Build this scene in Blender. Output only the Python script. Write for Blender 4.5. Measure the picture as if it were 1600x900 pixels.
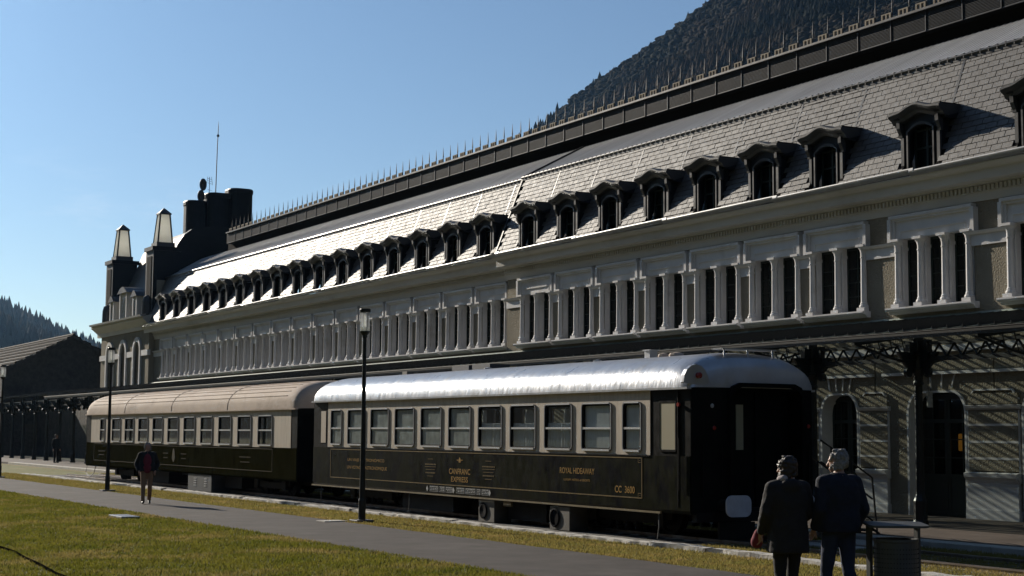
import bpy, bmesh, math, random
import numpy as np
from mathutils import Vector, Matrix
random.seed(7); rng = np.random.default_rng(7)
R = math.radians
sc = bpy.context.scene
for o in list(bpy.data.objects): bpy.data.objects.remove(o)
col = sc.collection

# ------------------------------------------------------------------ camera
CAMH = 2.05
cam_d = bpy.data.cameras.new('camera'); cam = bpy.data.objects.new('camera', cam_d); col.objects.link(cam)
cam_d.sensor_width = 36; cam_d.lens = 54.0; cam_d.clip_start = .1; cam_d.clip_end = 9000
yaw, pit, rol = R(30.038), R(5.447), R(0.3827)
fw = Vector((math.sin(yaw)*math.cos(pit), math.cos(yaw)*math.cos(pit), math.sin(pit)))
ri = Vector((math.cos(yaw), -math.sin(yaw), 0)); up = ri.cross(fw)
r2 = math.cos(rol)*ri + math.sin(rol)*up; u2 = -math.sin(rol)*ri + math.cos(rol)*up
cam.matrix_world = Matrix(((r2.x, u2.x, -fw.x, 0), (r2.y, u2.y, -fw.y, 0), (r2.z, u2.z, -fw.z, CAMH), (0, 0, 0, 1)))
sc.camera = cam

# ------------------------------------------------------------------ sky and sun
SUN_AZ, SUN_EL = R(-9.0), R(20.5)        # azimuth clockwise from +Y, elevation
w = bpy.data.worlds.new('World'); sc.world = w; w.use_nodes = True
nt = w.node_tree; bg = nt.nodes['Background']
sky = nt.nodes.new('ShaderNodeTexSky'); sky.sky_type = 'NISHITA'; sky.sun_disc = False
sky.sun_elevation = SUN_EL; sky.sun_rotation = SUN_AZ
sky.air_density = 1.0; sky.dust_density = .12; sky.ozone_density = 2.2; sky.altitude = 1200
tcw = nt.nodes.new('ShaderNodeTexCoord'); mpw = nt.nodes.new('ShaderNodeMapping'); mpw.inputs['Scale'].default_value = (3, 3, 12)
nzw = nt.nodes.new('ShaderNodeTexNoise'); nzw.inputs['Scale'].default_value = 3.0; nzw.inputs['Detail'].default_value = 7; nzw.inputs['Roughness'].default_value = .62
rpw = nt.nodes.new('ShaderNodeValToRGB'); rpw.color_ramp.elements[0].position = .6; rpw.color_ramp.elements[1].position = .82
rpw.color_ramp.elements[1].color = (.5, .5, .5, 1)
mxw = nt.nodes.new('ShaderNodeMix'); mxw.data_type = 'RGBA'
L = nt.links.new
L(tcw.outputs['Generated'], mpw.inputs['Vector']); L(mpw.outputs['Vector'], nzw.inputs['Vector']); L(nzw.outputs['Fac'], rpw.inputs['Fac'])
spw = nt.nodes.new('ShaderNodeSeparateXYZ'); L(tcw.outputs['Generated'], spw.inputs['Vector'])
mrw = nt.nodes.new('ShaderNodeMapRange'); mrw.inputs['From Min'].default_value = .20; mrw.inputs['From Max'].default_value = .08; L(spw.outputs['Z'], mrw.inputs['Value'])
mlw = nt.nodes.new('ShaderNodeMath'); mlw.operation = 'MULTIPLY'; L(rpw.outputs['Color'], mlw.inputs[0]); L(mrw.outputs['Result'], mlw.inputs[1])
L(mlw.outputs[0], mxw.inputs['Factor']); L(sky.outputs['Color'], mxw.inputs['A']); mxw.inputs['B'].default_value = (9.0, 9.6, 10.6, 1)
L(mxw.outputs['Result'], bg.inputs['Color']); bg.inputs['Strength'].default_value = .069
sl = bpy.data.lights.new('sun', 'SUN'); so = bpy.data.objects.new('sun', sl); col.objects.link(so)
sl.energy = 5.0; sl.angle = R(.5); sl.color = (1, .90, .76)
sd = Vector((math.sin(SUN_AZ)*math.cos(SUN_EL), math.cos(SUN_AZ)*math.cos(SUN_EL), math.sin(SUN_EL)))
so.rotation_euler = sd.to_track_quat('Z', 'Y').to_euler(); so.location = (0, 60, 60)
vs = sc.view_settings; vs.view_transform = 'Standard'; vs.look = 'None'; vs.exposure = 0.4; vs.gamma = 1
try: vs.use_curve_mapping = False
except Exception: pass

# ------------------------------------------------------------------ helpers
WL = {}                                   # world location of every object used as a parent
class MB:
    def __init__(s): s.v = []; s.f = []
    def add(s, vs_, fs_):
        n = len(s.v); s.v += [tuple(p) for p in vs_]; s.f += [tuple(i+n for i in f) for f in fs_]; return s
    def box(s, x0, x1, y0, y1, z0, z1):
        return s.add([(x0,y0,z0),(x1,y0,z0),(x1,y1,z0),(x0,y1,z0),(x0,y0,z1),(x1,y0,z1),(x1,y1,z1),(x0,y1,z1)],
                     [(0,3,2,1),(4,5,6,7),(0,1,5,4),(1,2,6,5),(2,3,7,6),(3,0,4,7)])
    def prism(s, poly, ax, a, b):
        n = len(poly)
        mk = {'y': lambda p, t: (p[0], t, p[1]), 'x': lambda p, t: (t, p[0], p[1]), 'z': lambda p, t: (p[0], p[1], t)}[ax]
        return s.add([mk(p, a) for p in poly]+[mk(p, b) for p in poly],
                     [tuple(range(n))[::-1], tuple(range(n, 2*n))]+[(i, (i+1) % n, n+(i+1) % n, n+i) for i in range(n)])
    def loft(s, rings, cap=True, close=True):
        n = len(rings[0]); vs_ = [p for r in rings for p in r]; fs_ = []
        for k in range(len(rings)-1):
            for i in range(n if close else n-1):
                j = (i+1) % n; fs_.append((k*n+i, k*n+j, (k+1)*n+j, (k+1)*n+i))
        if cap: fs_ += [tuple(range(n))[::-1], tuple(range((len(rings)-1)*n, len(rings)*n))]
        return s.add(vs_, fs_)
    def lathe(s, prof, c, n=12, axis='z'):
        rings = []
        for r, z in prof:
            ring = []
            for i in range(n):
                a = 2*math.pi*i/n; u, v = r*math.cos(a), r*math.sin(a)
                ring.append({'z': (c[0]+u, c[1]+v, c[2]+z), 'x': (c[0]+z, c[1]+u, c[2]+v), 'y': (c[0]+u, c[1]+z, c[2]+v)}[axis])
            rings.append(ring)
        return s.loft(rings)
    def tube(s, pts, r, n=6):
        pts = [Vector(p) for p in pts]; rings = []
        rr = r if isinstance(r, (list, tuple)) else [r]*len(pts)
        for i, p in enumerate(pts):
            d = (pts[min(i+1, len(pts)-1)]-pts[max(i-1, 0)]).normalized()
            a = Vector((0, 0, 1)) if abs(d.z) < .9 else Vector((1, 0, 0))
            u = d.cross(a).normalized(); v = d.cross(u)
            rings.append([p+rr[i]*(math.cos(2*math.pi*k/n)*u+math.sin(2*math.pi*k/n)*v) for k in range(n)])
        return s.loft(rings)
    def mesh(s, name, mat, org=(0, 0, 0), smooth=False, recalc=True):
        me = bpy.data.meshes.new(name)
        o = Vector(org); me.from_pydata([Vector(p)-o for p in s.v], [], s.f)
        if recalc:
            bm = bmesh.new(); bm.from_mesh(me); bmesh.ops.recalc_face_normals(bm, faces=bm.faces); bm.to_mesh(me); bm.free()
        if smooth: me.polygons.foreach_set('use_smooth', [True]*len(me.polygons))
        if mat: me.materials.append(mat)
        return me
    def build(s, name, mat, parent=None, org=None, smooth=False, bevel=0, recalc=True):
        if org is None: org = WL[parent.name] if parent else (0, 0, 0)
        o = place(name, s.mesh(name, mat, org, smooth, recalc), parent, org)
        if bevel:
            m = o.modifiers.new('bevel', 'BEVEL'); m.width = bevel; m.segments = 2; m.limit_method = 'ANGLE'
        return o
def place(name, me, parent, wloc, rot=None):
    o = bpy.data.objects.new(name, me); col.objects.link(o)
    o.parent = parent
    o.location = Vector(wloc)-Vector(WL[parent.name]) if parent else Vector(wloc)
    if rot: o.rotation_euler = rot
    WL[o.name] = tuple(wloc); return o
def smooth_angle(o, a=40):
    me = o.data; me.polygons.foreach_set('use_smooth', [True]*len(me.polygons))
    bm = bmesh.new(); bm.from_mesh(me)
    for e in bm.edges: e.smooth = not (len(e.link_faces) == 2 and e.calc_face_angle(0) > R(a))
    bm.to_mesh(me); bm.free(); return o
def thing(name, loc, label, cat, group=None):
    o = place(name, None, None, loc); return tag(o, label, cat, group)
def tag(o, label, cat, group=None):
    o['label'] = label; o['category'] = cat
    if group: o['group'] = group
    return o
def kind(o, k): o['kind'] = k; return o

# ------------------------------------------------------------------ materials
def mat(name, c1, c2=None, scale=3., rough=.6, metal=0., bump=0., bscale=40., spec=.5, stretch=(1, 1, 1), det=5., c3=None, s3=.6, lo=.35, hi=.65,
        rvar=0., bdist=.02, l3=.55, h3=.7):
    m = bpy.data.materials.new(name); m.use_nodes = True; n = m.node_tree.nodes; l = m.node_tree.links.new
    b = n['Principled BSDF']; b.inputs['Base Color'].default_value = (*c1, 1); b.inputs['Roughness'].default_value = rough
    b.inputs['Metallic'].default_value = metal; b.inputs['Specular IOR Level'].default_value = spec
    if c2 or bump or rvar:
        g = n.new('ShaderNodeNewGeometry'); mp = n.new('ShaderNodeMapping'); mp.inputs['Scale'].default_value = stretch
        l(g.outputs['Position'], mp.inputs['Vector'])
        def noise(sc_, d=det):
            t = n.new('ShaderNodeTexNoise'); t.inputs['Scale'].default_value = sc_; t.inputs['Detail'].default_value = d; t.inputs['Roughness'].default_value = .65
            l(mp.outputs['Vector'], t.inputs['Vector']); return t
        def ramp(src, a, b_):
            r = n.new('ShaderNodeMapRange'); r.inputs['From Min'].default_value = a; r.inputs['From Max'].default_value = b_; l(src, r.inputs['Value']); return r.outputs['Result']
        def mix(f, a, c):
            x = n.new('ShaderNodeMix'); x.data_type = 'RGBA'; l(f, x.inputs['Factor'])
            if isinstance(a, tuple): x.inputs['A'].default_value = (*a, 1)
            else: l(a, x.inputs['A'])
            x.inputs['B'].default_value = (*c, 1); return x.outputs['Result']
        if c2:
            out = mix(ramp(noise(scale).outputs['Fac'], lo, hi), c1, c2)
            if c3: out = mix(ramp(noise(s3).outputs['Fac'], l3, h3), out, c3)
            l(out, b.inputs['Base Color'])
        if rvar:
            r = n.new('ShaderNodeMapRange'); r.inputs['From Min'].default_value = .3; r.inputs['From Max'].default_value = .7
            r.inputs['To Min'].default_value = max(.02, rough-rvar); r.inputs['To Max'].default_value = min(1, rough+rvar)
            l(noise(scale*2.3).outputs['Fac'], r.inputs['Value']); l(r.outputs['Result'], b.inputs['Roughness'])
        if bump:
            bp = n.new('ShaderNodeBump'); bp.inputs['Strength'].default_value = bump; bp.inputs['Distance'].default_value = bdist
            l(noise(bscale, 3).outputs['Fac'], bp.inputs['Height']); l(bp.outputs['Normal'], b.inputs['Normal'])
    return m
M = {}
M['lawn'] = mat('lawn_grass', (.10, .115, .012), (.17, .15, .022), 1.1, .85, bump=.7, bscale=25, c3=(.24, .19, .065), s3=.45, spec=.2, bdist=.04)
M['dry'] = mat('dry_grass', (.21, .165, .05), (.15, .145, .035), 1.4, .9, bump=.7, bscale=25, c3=(.30, .22, .09), s3=.8, spec=.2, bdist=.04)
def leafy(m, f=.5):
    n = m.node_tree.nodes; l = m.node_tree.links.new; b = n['Principled BSDF']; out = n['Material Output']
    t = n.new('ShaderNodeBsdfTranslucent'); l(b.inputs['Base Color'].links[0].from_socket, t.inputs['Color'])
    x = n.new('ShaderNodeMixShader'); x.inputs['Fac'].default_value = f; l(b.outputs[0], x.inputs[1]); l(t.outputs[0], x.inputs[2]); l(x.outputs[0], out.inputs['Surface']); return m
M['lawn_blade'] = leafy(mat('lawn_blade', (.085, .10, .012), (.19, .17, .03), .9, .8, c3=(.26, .20, .07), s3=.5, l3=.5, h3=.66, spec=.2, lo=.3, hi=.7))
M['dry_blade'] = leafy(mat('dry_blade', (.26, .20, .065), (.19, .175, .045), 1.4, .85, c3=(.34, .25, .10), s3=.8, spec=.2))
M['asphalt'] = mat('asphalt', (.058, .050, .045), (.084, .073, .065), 1.3, .9, bump=.5, bscale=90, c3=(.10, .088, .078), s3=.5, spec=.15, bdist=.01)
M['gravel'] = mat('ballast', (.10, .095, .09), (.20, .19, .175), 30, .95, bump=1, bscale=30, bdist=.05)
M['paving'] = mat('platform_paving', (.09, .072, .058), (.12, .097, .08), 2.2, .75, bump=.2, bscale=60, c3=(.07, .057, .047), s3=.5, spec=.2)
M['kerb'] = mat('kerb_stone', (.55, .52, .46), (.38, .36, .32), 5, .85, bump=.6, bscale=18, c3=(.16, .14, .11), s3=2.5, l3=.58, h3=.66)
M['slab'] = mat('concrete_slab', (.45, .42, .36), (.34, .32, .28), 3, .85, bump=.3, bscale=40)
M['stucco'] = mat('grey_beige_stucco', (.25, .225, .175), (.31, .28, .22), 1.2, .95, bump=1.0, bscale=20, spec=.1, bdist=.06, det=4)
M['white'] = mat('white_painted_stone', (.58, .58, .59), (.66, .655, .65), 1.5, .62, bump=.12, bscale=30, c3=(.48, .47, .455), s3=.8, spec=.3)
M['cornice'] = mat('cornice_paint', (.50, .485, .45), (.57, .55, .51), 1.2, .65, bump=.12, bscale=25, c3=(.40, .38, .34), s3=.6, stretch=(1, .35, 1))
M['slate'] = mat('roof_slate', (.045, .043, .043), (.068, .064, .063), 2.2, .62, bump=.25, bscale=18, spec=.8, rvar=.07)
M['slate_shade'] = mat('shaded_slate_cladding', (.008, .010, .014), (.012, .014, .018), 2, .5, bump=.2, bscale=20, spec=.2)  # slate with the shade of unlit faces put into its base colour
M['zinc'] = mat('zinc_sheet', (.04, .042, .046), (.06, .062, .067), 1.5, .42, .2, bump=.08, bscale=6, rvar=.1, spec=.4)
M['gutter'] = mat('zinc_gutter', (.22, .225, .235), (.30, .305, .31), 2, .42, .4, rvar=.08)
M['seam_roof'] = mat('upper_zinc_roof', (.34, .34, .34), (.55, .55, .55), 1.1, .5, 0, bump=.3, bscale=9, stretch=(.12, 1.6, .12), rvar=.1, bdist=.01, lo=.25, hi=.75)
M['louver'] = mat('dark_louver_metal', (.034, .038, .048), (.046, .05, .062), 2, .45, .2, spec=.3)
M['recess'] = mat('recess_black', (.010, .010, .011), rough=.9, spec=.05)  # near-black stands in for shade inside recesses and unlit rooms
M['spike'] = mat('iron_spike', (.06, .062, .068), rough=.5, metal=.4)
M['crest'] = mat('cresting_block', (.36, .30, .22), (.26, .22, .17), 4, .8)
M['iron'] = mat('black_green_iron', (.007, .010, .011), (.012, .015, .016), 4, .4, 0, spec=.4)
M['winframe'] = mat('green_black_window_frame', (.012, .022, .020), rough=.4)
M['lampglow'] = bpy.data.materials.new('warm_lamp'); M['lampglow'].use_nodes = True
_b = M['lampglow'].node_tree.nodes['Principled BSDF']; _b.inputs['Base Color'].default_value = (.5, .2, .03, 1); _b.inputs['Emission Color'].default_value = (1, .36, .05, 1); _b.inputs['Emission Strength'].default_value = .35
def glassy(name, tint, transp, rough=.03, dusty=0., dcol=(.5, .55, .52), gloss=.8):
    m = bpy.data.materials.new(name); m.use_nodes = True; n = m.node_tree.nodes; l = m.node_tree.links.new
    n.remove(n['Principled BSDF']); out = n['Material Output']
    t = n.new('ShaderNodeBsdfTransparent'); t.inputs['Color'].default_value = (*tint, 1)
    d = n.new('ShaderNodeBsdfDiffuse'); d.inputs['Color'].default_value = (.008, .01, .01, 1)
    m1 = n.new('ShaderNodeMixShader'); m1.inputs['Fac'].default_value = transp; l(d.outputs[0], m1.inputs[1]); l(t.outputs[0], m1.inputs[2])
    last = m1
    if dusty:
        dd = n.new('ShaderNodeBsdfDiffuse'); dd.inputs['Color'].default_value = (*dcol, 1)
        tr = n.new('ShaderNodeBsdfTranslucent'); tr.inputs['Color'].default_value = (*dcol, 1)
        a = n.new('ShaderNodeMixShader'); a.inputs['Fac'].default_value = .45; l(dd.outputs[0], a.inputs[1]); l(tr.outputs[0], a.inputs[2])
        g = n.new('ShaderNodeNewGeometry'); nz = n.new('ShaderNodeTexNoise'); nz.inputs['Scale'].default_value = 4; nz.inputs['Detail'].default_value = 6; l(g.outputs['Position'], nz.inputs['Vector'])
        mr = n.new('ShaderNodeMapRange'); mr.inputs['From Min'].default_value = .25; mr.inputs['From Max'].default_value = .75; mr.inputs['To Min'].default_value = dusty*.6; mr.inputs['To Max'].default_value = min(1, dusty*1.35); l(nz.outputs['Fac'], mr.inputs['Value'])
        m2 = n.new('ShaderNodeMixShader'); l(mr.outputs['Result'], m2.inputs['Fac']); l(m1.outputs[0], m2.inputs[1]); l(a.outputs[0], m2.inputs[2]); last = m2
    gl = n.new('ShaderNodeBsdfGlossy'); gl.inputs['Roughness'].default_value = rough
    lw = n.new('ShaderNodeLayerWeight'); lw.inputs['Blend'].default_value = .5
    pw_ = n.new('ShaderNodeMath'); pw_.operation = 'POWER'; pw_.inputs[1].default_value = 5; l(lw.outputs['Facing'], pw_.inputs[0])
    fr = n.new('ShaderNodeMath'); fr.operation = 'MULTIPLY_ADD'; fr.inputs[1].default_value = gloss; fr.inputs[2].default_value = .045; l(pw_.outputs[0], fr.inputs[0])
    m3 = n.new('ShaderNodeMixShader'); l(fr.outputs[0], m3.inputs['Fac']); l(last.outputs[0], m3.inputs[1]); l(gl.outputs[0], m3.inputs[2])
    l(m3.outputs[0], out.inputs['Surface']); return m
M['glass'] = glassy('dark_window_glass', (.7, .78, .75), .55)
M['coachglass'] = glassy('coach_window_glass', (.95, .97, .96), .97)
M['lampglass'] = glassy('lamp_glass', (.92, .94, .95), .95, .1, .35, (.8, .82, .84))
M['dustskyglass'] = glassy('dusty_sky_coach_glass', (.7, .8, .78), .4, .15, .8, (.50, .56, .54))  # pale diffuse tone: dust plus a painted reflection of hazy sky
M['canopyglass'] = glassy('canopy_wired_glass', (.90, .95, .92), .97, .1, .12, (.56, .64, .59), .2)
M['flash'] = mat('pale_green_flashing', (.20, .25, .22), (.27, .31, .28), 3, .6)
M['obelisk'] = leafy(mat('milky_lantern_glass', (.93, .93, .88), (.88, .88, .82), 2, .35), .8)
M['c_green'] = mat('coach_dark_green_paint', (.008, .009, .0035), (.012, .013, .0055), 2.2, .35, c3=(.0025, .003, .005), s3=3, l3=.48, h3=.6, stretch=(1, 1, .6), rvar=.08, spec=.03)
M['c_green2'] = mat('coach_faded_green_paint', (.013, .0125, .005), (.019, .018, .008), 2.2, .7, c3=(.007, .007, .0045), s3=1.6, stretch=(1, 1, .5), rvar=.05, spec=0.)
M['c_black'] = mat('coach_black_paint', (.0045, .005, .005), (.009, .009, .008), 3, .42, rvar=.1, c3=(.02, .019, .016), s3=4, l3=.62, h3=.75, spec=.05)
M['c_beige'] = mat('coach_beige_paint', (.44, .38, .30), (.52, .45, .355), 2, .6, c3=(.32, .27, .21), s3=3.2, l3=.5, h3=.8, stretch=(1, 2.2, .35), bump=.1, bscale=4, spec=.3)
M['c_silver'] = mat('coach_silver_roof', (.42, .43, .45), (.50, .51, .53), 1.2, .33, .55, bump=.35, bscale=1.8, stretch=(1, 1.6, .6), rvar=.07, bdist=.05, c3=(.36, .33, .28), s3=.9, l3=.6, h3=.8)
M['c_tan'] = mat('coach_tan_roof', (.40, .32, .26), (.48, .39, .31), 1.5, .8, c3=(.30, .235, .185), s3=1.2, stretch=(1, .6, 1), spec=.15)
M['chrome'] = mat('bright_window_trim', (.62, .63, .66), rough=.34, metal=.7)
M['trim'] = mat('shaded_window_trim', (.20, .205, .22), rough=.4, metal=.6)  # darker chrome copy, painted for frame edges that catch less light
M['rubber'] = mat('black_rubber', (.010, .010, .010), rough=.85, spec=.15)
M['cable'] = mat('matt_black_cable', (.006, .006, .006), rough=1., spec=0.)
M['gold'] = mat('gold_lettering', (.34, .19, .03), (.27, .15, .025), 8, .6, spec=.1)
M['goldline'] = mat('gold_lining', (.15, .10, .028), (.10, .07, .022), 4, .6, spec=.1)
M['dimgold'] = mat('faded_gold_lining', (.055, .044, .018), (.035, .03, .014), 4, .7, spec=.05)
M['brass'] = mat('brass_beading', (.19, .15, .075), (.13, .10, .05), 4, .6, spec=.2)
M['decal'] = mat('white_stencil', (.42, .43, .42), (.25, .26, .26), 12, .6)
M['under'] = mat('underframe_black', (.007, .006, .006), (.014, .012, .010), 4, .7, 0, spec=.2)
M['acbox'] = mat('beige_equipment_box', (.075, .068, .052), (.10, .09, .07), 4, .6)
M['cabinet'] = mat('grey_cabinet', (.05, .054, .056), (.07, .074, .074), 3, .5)
M['steel'] = mat('rail_steel', (.22, .17, .13), (.35, .32, .30), 4, .4, .8)
M['sleeper'] = mat('sleeper_timber', (.07, .055, .04), (.11, .09, .07), 5, .9)
M['buffer'] = mat('pale_buffer_paint', (.50, .53, .58), (.42, .44, .48), 6, .4)
M['blind'] = mat('olive_cream_blind', (.30, .265, .16), rough=.7)
M['curtain'] = leafy(mat('pale_curtain', (.78, .80, .82), (.66, .68, .70), 9, .85, stretch=(1, 4, .2)), .15)
M['redlens'] = mat('red_lens', (.25, .02, .015), rough=.25)
M['stone'] = mat('dark_rubble_stone', (.045, .04, .036), (.085, .075, .065), 2.5, .95, bump=.8, bscale=4, bdist=.1, c3=(.03, .027, .025), s3=.5)
M['oldroof'] = mat('old_sheet_roof', (.030, .024, .021), (.048, .038, .032), 2, .85, c3=(.02, .017, .014), s3=.5, spec=.1)
M['foliage'] = mat('mountain_foliage', (.012, .010, .007), (.034, .022, .013), .012, .95, c3=(.005, .008, .006), s3=.008, l3=.48, h3=.56, spec=.05, det=8)
M['terrain'] = mat('mountain_ground', (.012, .010, .008), (.018, .014, .010), .02, .95, spec=.05)
M['skin'] = mat('skin', (.42, .24, .17), rough=.55)
M['red'] = mat('maroon_fabric', (.16, .016, .03), rough=.9)

# ------------------------------------------------------------------ the ground
TRX = 19.0
g = MB(); g.add([(-3000, -300, 0), (4000, -300, 0), (4000, 6000, 0), (-3000, 6000, 0)], [(0, 1, 2, 3)])
kind(g.build('ground', M['lawn']), 'structure')
def wavy(x0, x1, y0, y1, z, amp, step=.35, zb=None):
    m = MB(); n = int((y1-y0)/step); r = random.Random(int(x0*77)); a = b = 0; pts = []
    for i in range(n+1):
        a = a*.8+r.uniform(-amp, amp)*.5; b = b*.8+r.uniform(-amp, amp)*.5; y = y0+(y1-y0)*i/n
        pts += [(x0+a, y, z), (x1+b, y, z)]
    return m.add(pts, [(2*i, 2*i+1, 2*i+3, 2*i+2) for i in range(n)])
kind(wavy(14.62, 16.72, -10, 130, .005, .10).build('grass_strip', M['dry']), 'structure')
kind(wavy(11.45, 14.62, -10, 200, .014, .09).build('path', M['asphalt']), 'structure')
kind(wavy(16.75, 20.35, 8, 74, .008, .05).build('track_bed', M['gravel']), 'structure')
kind(wavy(20.3, 21.1, 14, 130, .006, .1).build('grass_verge', M['dry']), 'structure')
PZ = .12
p = MB().box(21.2, 36, 8, 180, -.3, PZ)
pf = kind(p.build('platform', M['paving']), 'structure')
# paving slabs near the camera
sm = MB().box(-.005, .69, .004, .695, 0, .012).mesh('paving_slab', M['paving'])
for i in range(9):
    for j in range(24):
        place('paving_slab', sm, pf, (21.55+i*.7, 14.2+j*.7+(.35 if i % 2 else 0), PZ))
for j in range(60):
    y = 9+j*1.5
    MB().box(21.08, 21.52, y+.006, y+1.494, -.1, PZ+.012).build('edge_stone', M['slab'], pf, bevel=.015)
ps = MB().box(19.2, 21.05, 21.1, 22.9, -.1, .06); kind(ps.build('concrete_apron', M['slab'], bevel=.02), 'structure')
kp = place('kerb', MB().box(16.62, 16.74, 8, 74, -.2, .015).mesh('kerb', M['gravel']), None, (0, 0, 0)); kind(kp, 'structure')
y = 8.; k = 0
while y < 74:
    ln = random.uniform(1.7, 2.3); gap = .012
    if 20.9 < y < 22.3: gap = .22
    dz = random.uniform(-.02, .015); dx = random.uniform(-.02, .02)
    m = MB(); n = 8; rr = []
    for i in range(n+1):
        t = y+gap+(ln-gap)*i/n; h = .095+dz+random.uniform(-.012, .008); xx = 16.56+dx+random.uniform(-.012, .012)
        rr.append([(xx, t, -.1), (xx+.2, t, -.1), (xx+.2+random.uniform(-.01, .01), t, h), (xx+random.uniform(0, .025), t, h-random.uniform(0, .02))])
    m.loft(rr).build('kerb_stone', M['kerb'], kp); y += ln
# rails and sleepers of the track
tr = thing('railway_track', (TRX, 45, 0), 'low steel railway track with sleepers under the two parked coaches', 'track')
for s in (-1, 1):
    x = TRX+s*.75
    MB().prism([(x-.06, 0), (x+.06, 0), (x+.055, .02), (x+.012, .03), (x+.012, .055), (x+.035, .06), (x+.035, .085), (x-.035, .085), (x-.035, .06), (x-.012, .055), (x-.012, .03), (x-.055, .02)], 'y', 12, 73).build('rail', M['steel'], tr)
slm = MB().box(-1.25, 1.25, -.12, .12, -.1, .018).mesh('sleeper', M['sleeper'])
for i in range(96): place('sleeper', slm, tr, (TRX, 13+i*.62, 0))
# lawn blades
def blades(n, name, matn, reg, h):
    y = np.exp(rng.uniform(np.log(14), np.log(78), n)); x = rng.uniform(reg[0], reg[1], n)
    if len(reg) > 2: y = rng.uniform(reg[2], reg[3], n)
    keep = np.abs(np.degrees(np.arctan2(x, y))-30) < 20; x = x[keep]; y = y[keep]; n = len(x)
    a = rng.uniform(0, 2*np.pi, n); hh = h*rng.uniform(.45, 1.2, n); wd = .006+.00035*y
    V = np.zeros((n, 3, 3)); V[:, 0, 0] = x-np.cos(a)*wd; V[:, 0, 1] = y-np.sin(a)*wd; V[:, 1, 0] = x+np.cos(a)*wd; V[:, 1, 1] = y+np.sin(a)*wd
    V[:, 2, 0] = x+rng.normal(0, .5, n)*hh; V[:, 2, 1] = y+rng.normal(0, .5, n)*hh; V[:, 2, 2] = hh; V[:, :2, 2] = -.005
    me = bpy.data.meshes.new(name); me.vertices.add(3*n); me.vertices.foreach_set('co', V.ravel())
    me.loops.add(3*n); me.loops.foreach_set('vertex_index', np.arange(3*n)); me.polygons.add(n); me.polygons.foreach_set('loop_start', np.arange(0, 3*n, 3)); me.polygons.foreach_set('loop_total', np.full(n, 3))
    me.update(); me.materials.append(M[matn]); return place(name, me, None, (0, 0, 0))
def stuff(o, label, cat): tag(o, label, cat); return kind(o, 'stuff')
stuff(blades(260000, 'lawn_grass', 'lawn_blade', (2, 11.5), .055), 'short green and yellowing lawn left of the asphalt path', 'grass')
stuff(blades(70000, 'dry_grass', 'dry_blade', (14.6, 16.6), .05), 'dry yellow grass strip between path and white kerb', 'grass')
stuff(blades(26000, 'verge_grass', 'dry_blade', (17.2, 21.05, 15, 23.2), .06), 'short dry grass around the end of the track', 'grass')
stuff(blades(30000, 'trackside_grass', 'dry_blade', (20.35, 21.05, 23, 75), .06), 'narrow sunlit grass verge between coaches and platform', 'grass')

# ------------------------------------------------------------------ station building
XW = 28.0
st = thing('station_building', (XW, 60, 0), 'long grey stucco railway station with slate mansard roof and rows of dormers', 'building')
XL = 28.2                                       # the far wing is set back
Y_J = 48.75; Y_END = 93.4; Y0 = 12.0
pairR = [46.62-2.605*k for k in range(7)]; triR = [27.52, 23.86, 20.2, 16.5]
pairL = [50.12+2.645*k for k in range(16)]
bays = [(c, XW, 2) for c in pairR]+[(c, XW, 3) for c in triR]+[(c, XL, 2) for c in pairL]
def wallrun(cs, x, half, ya, yb, name):
    """stucco wall with openings of each bay left out"""
    m = MB(); th = .5
    m.box(x, x+th, ya, yb, 4.4, 5.28); m.box(x, x+th, ya, yb, 7.06, 8.2)
    ed = sorted([(c-h, c+h) for c, h in zip(cs, half)]); y = ya
    for a, b in ed:
        if a > y: m.box(x, x+th, y, a, 5.28, 7.06)
        y = b
    if y < yb: m.box(x, x+th, y, yb, 5.28, 7.06)
    return m.build(name, M['stucco'], st)
wallrun(pairR+triR, XW, [.93]*7+[1.32]*4, Y0, Y_J, 'upper_wall')
wallrun(pairL, XL, [.93]*16, Y_J, Y_END+.5, 'upper_wall')
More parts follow.
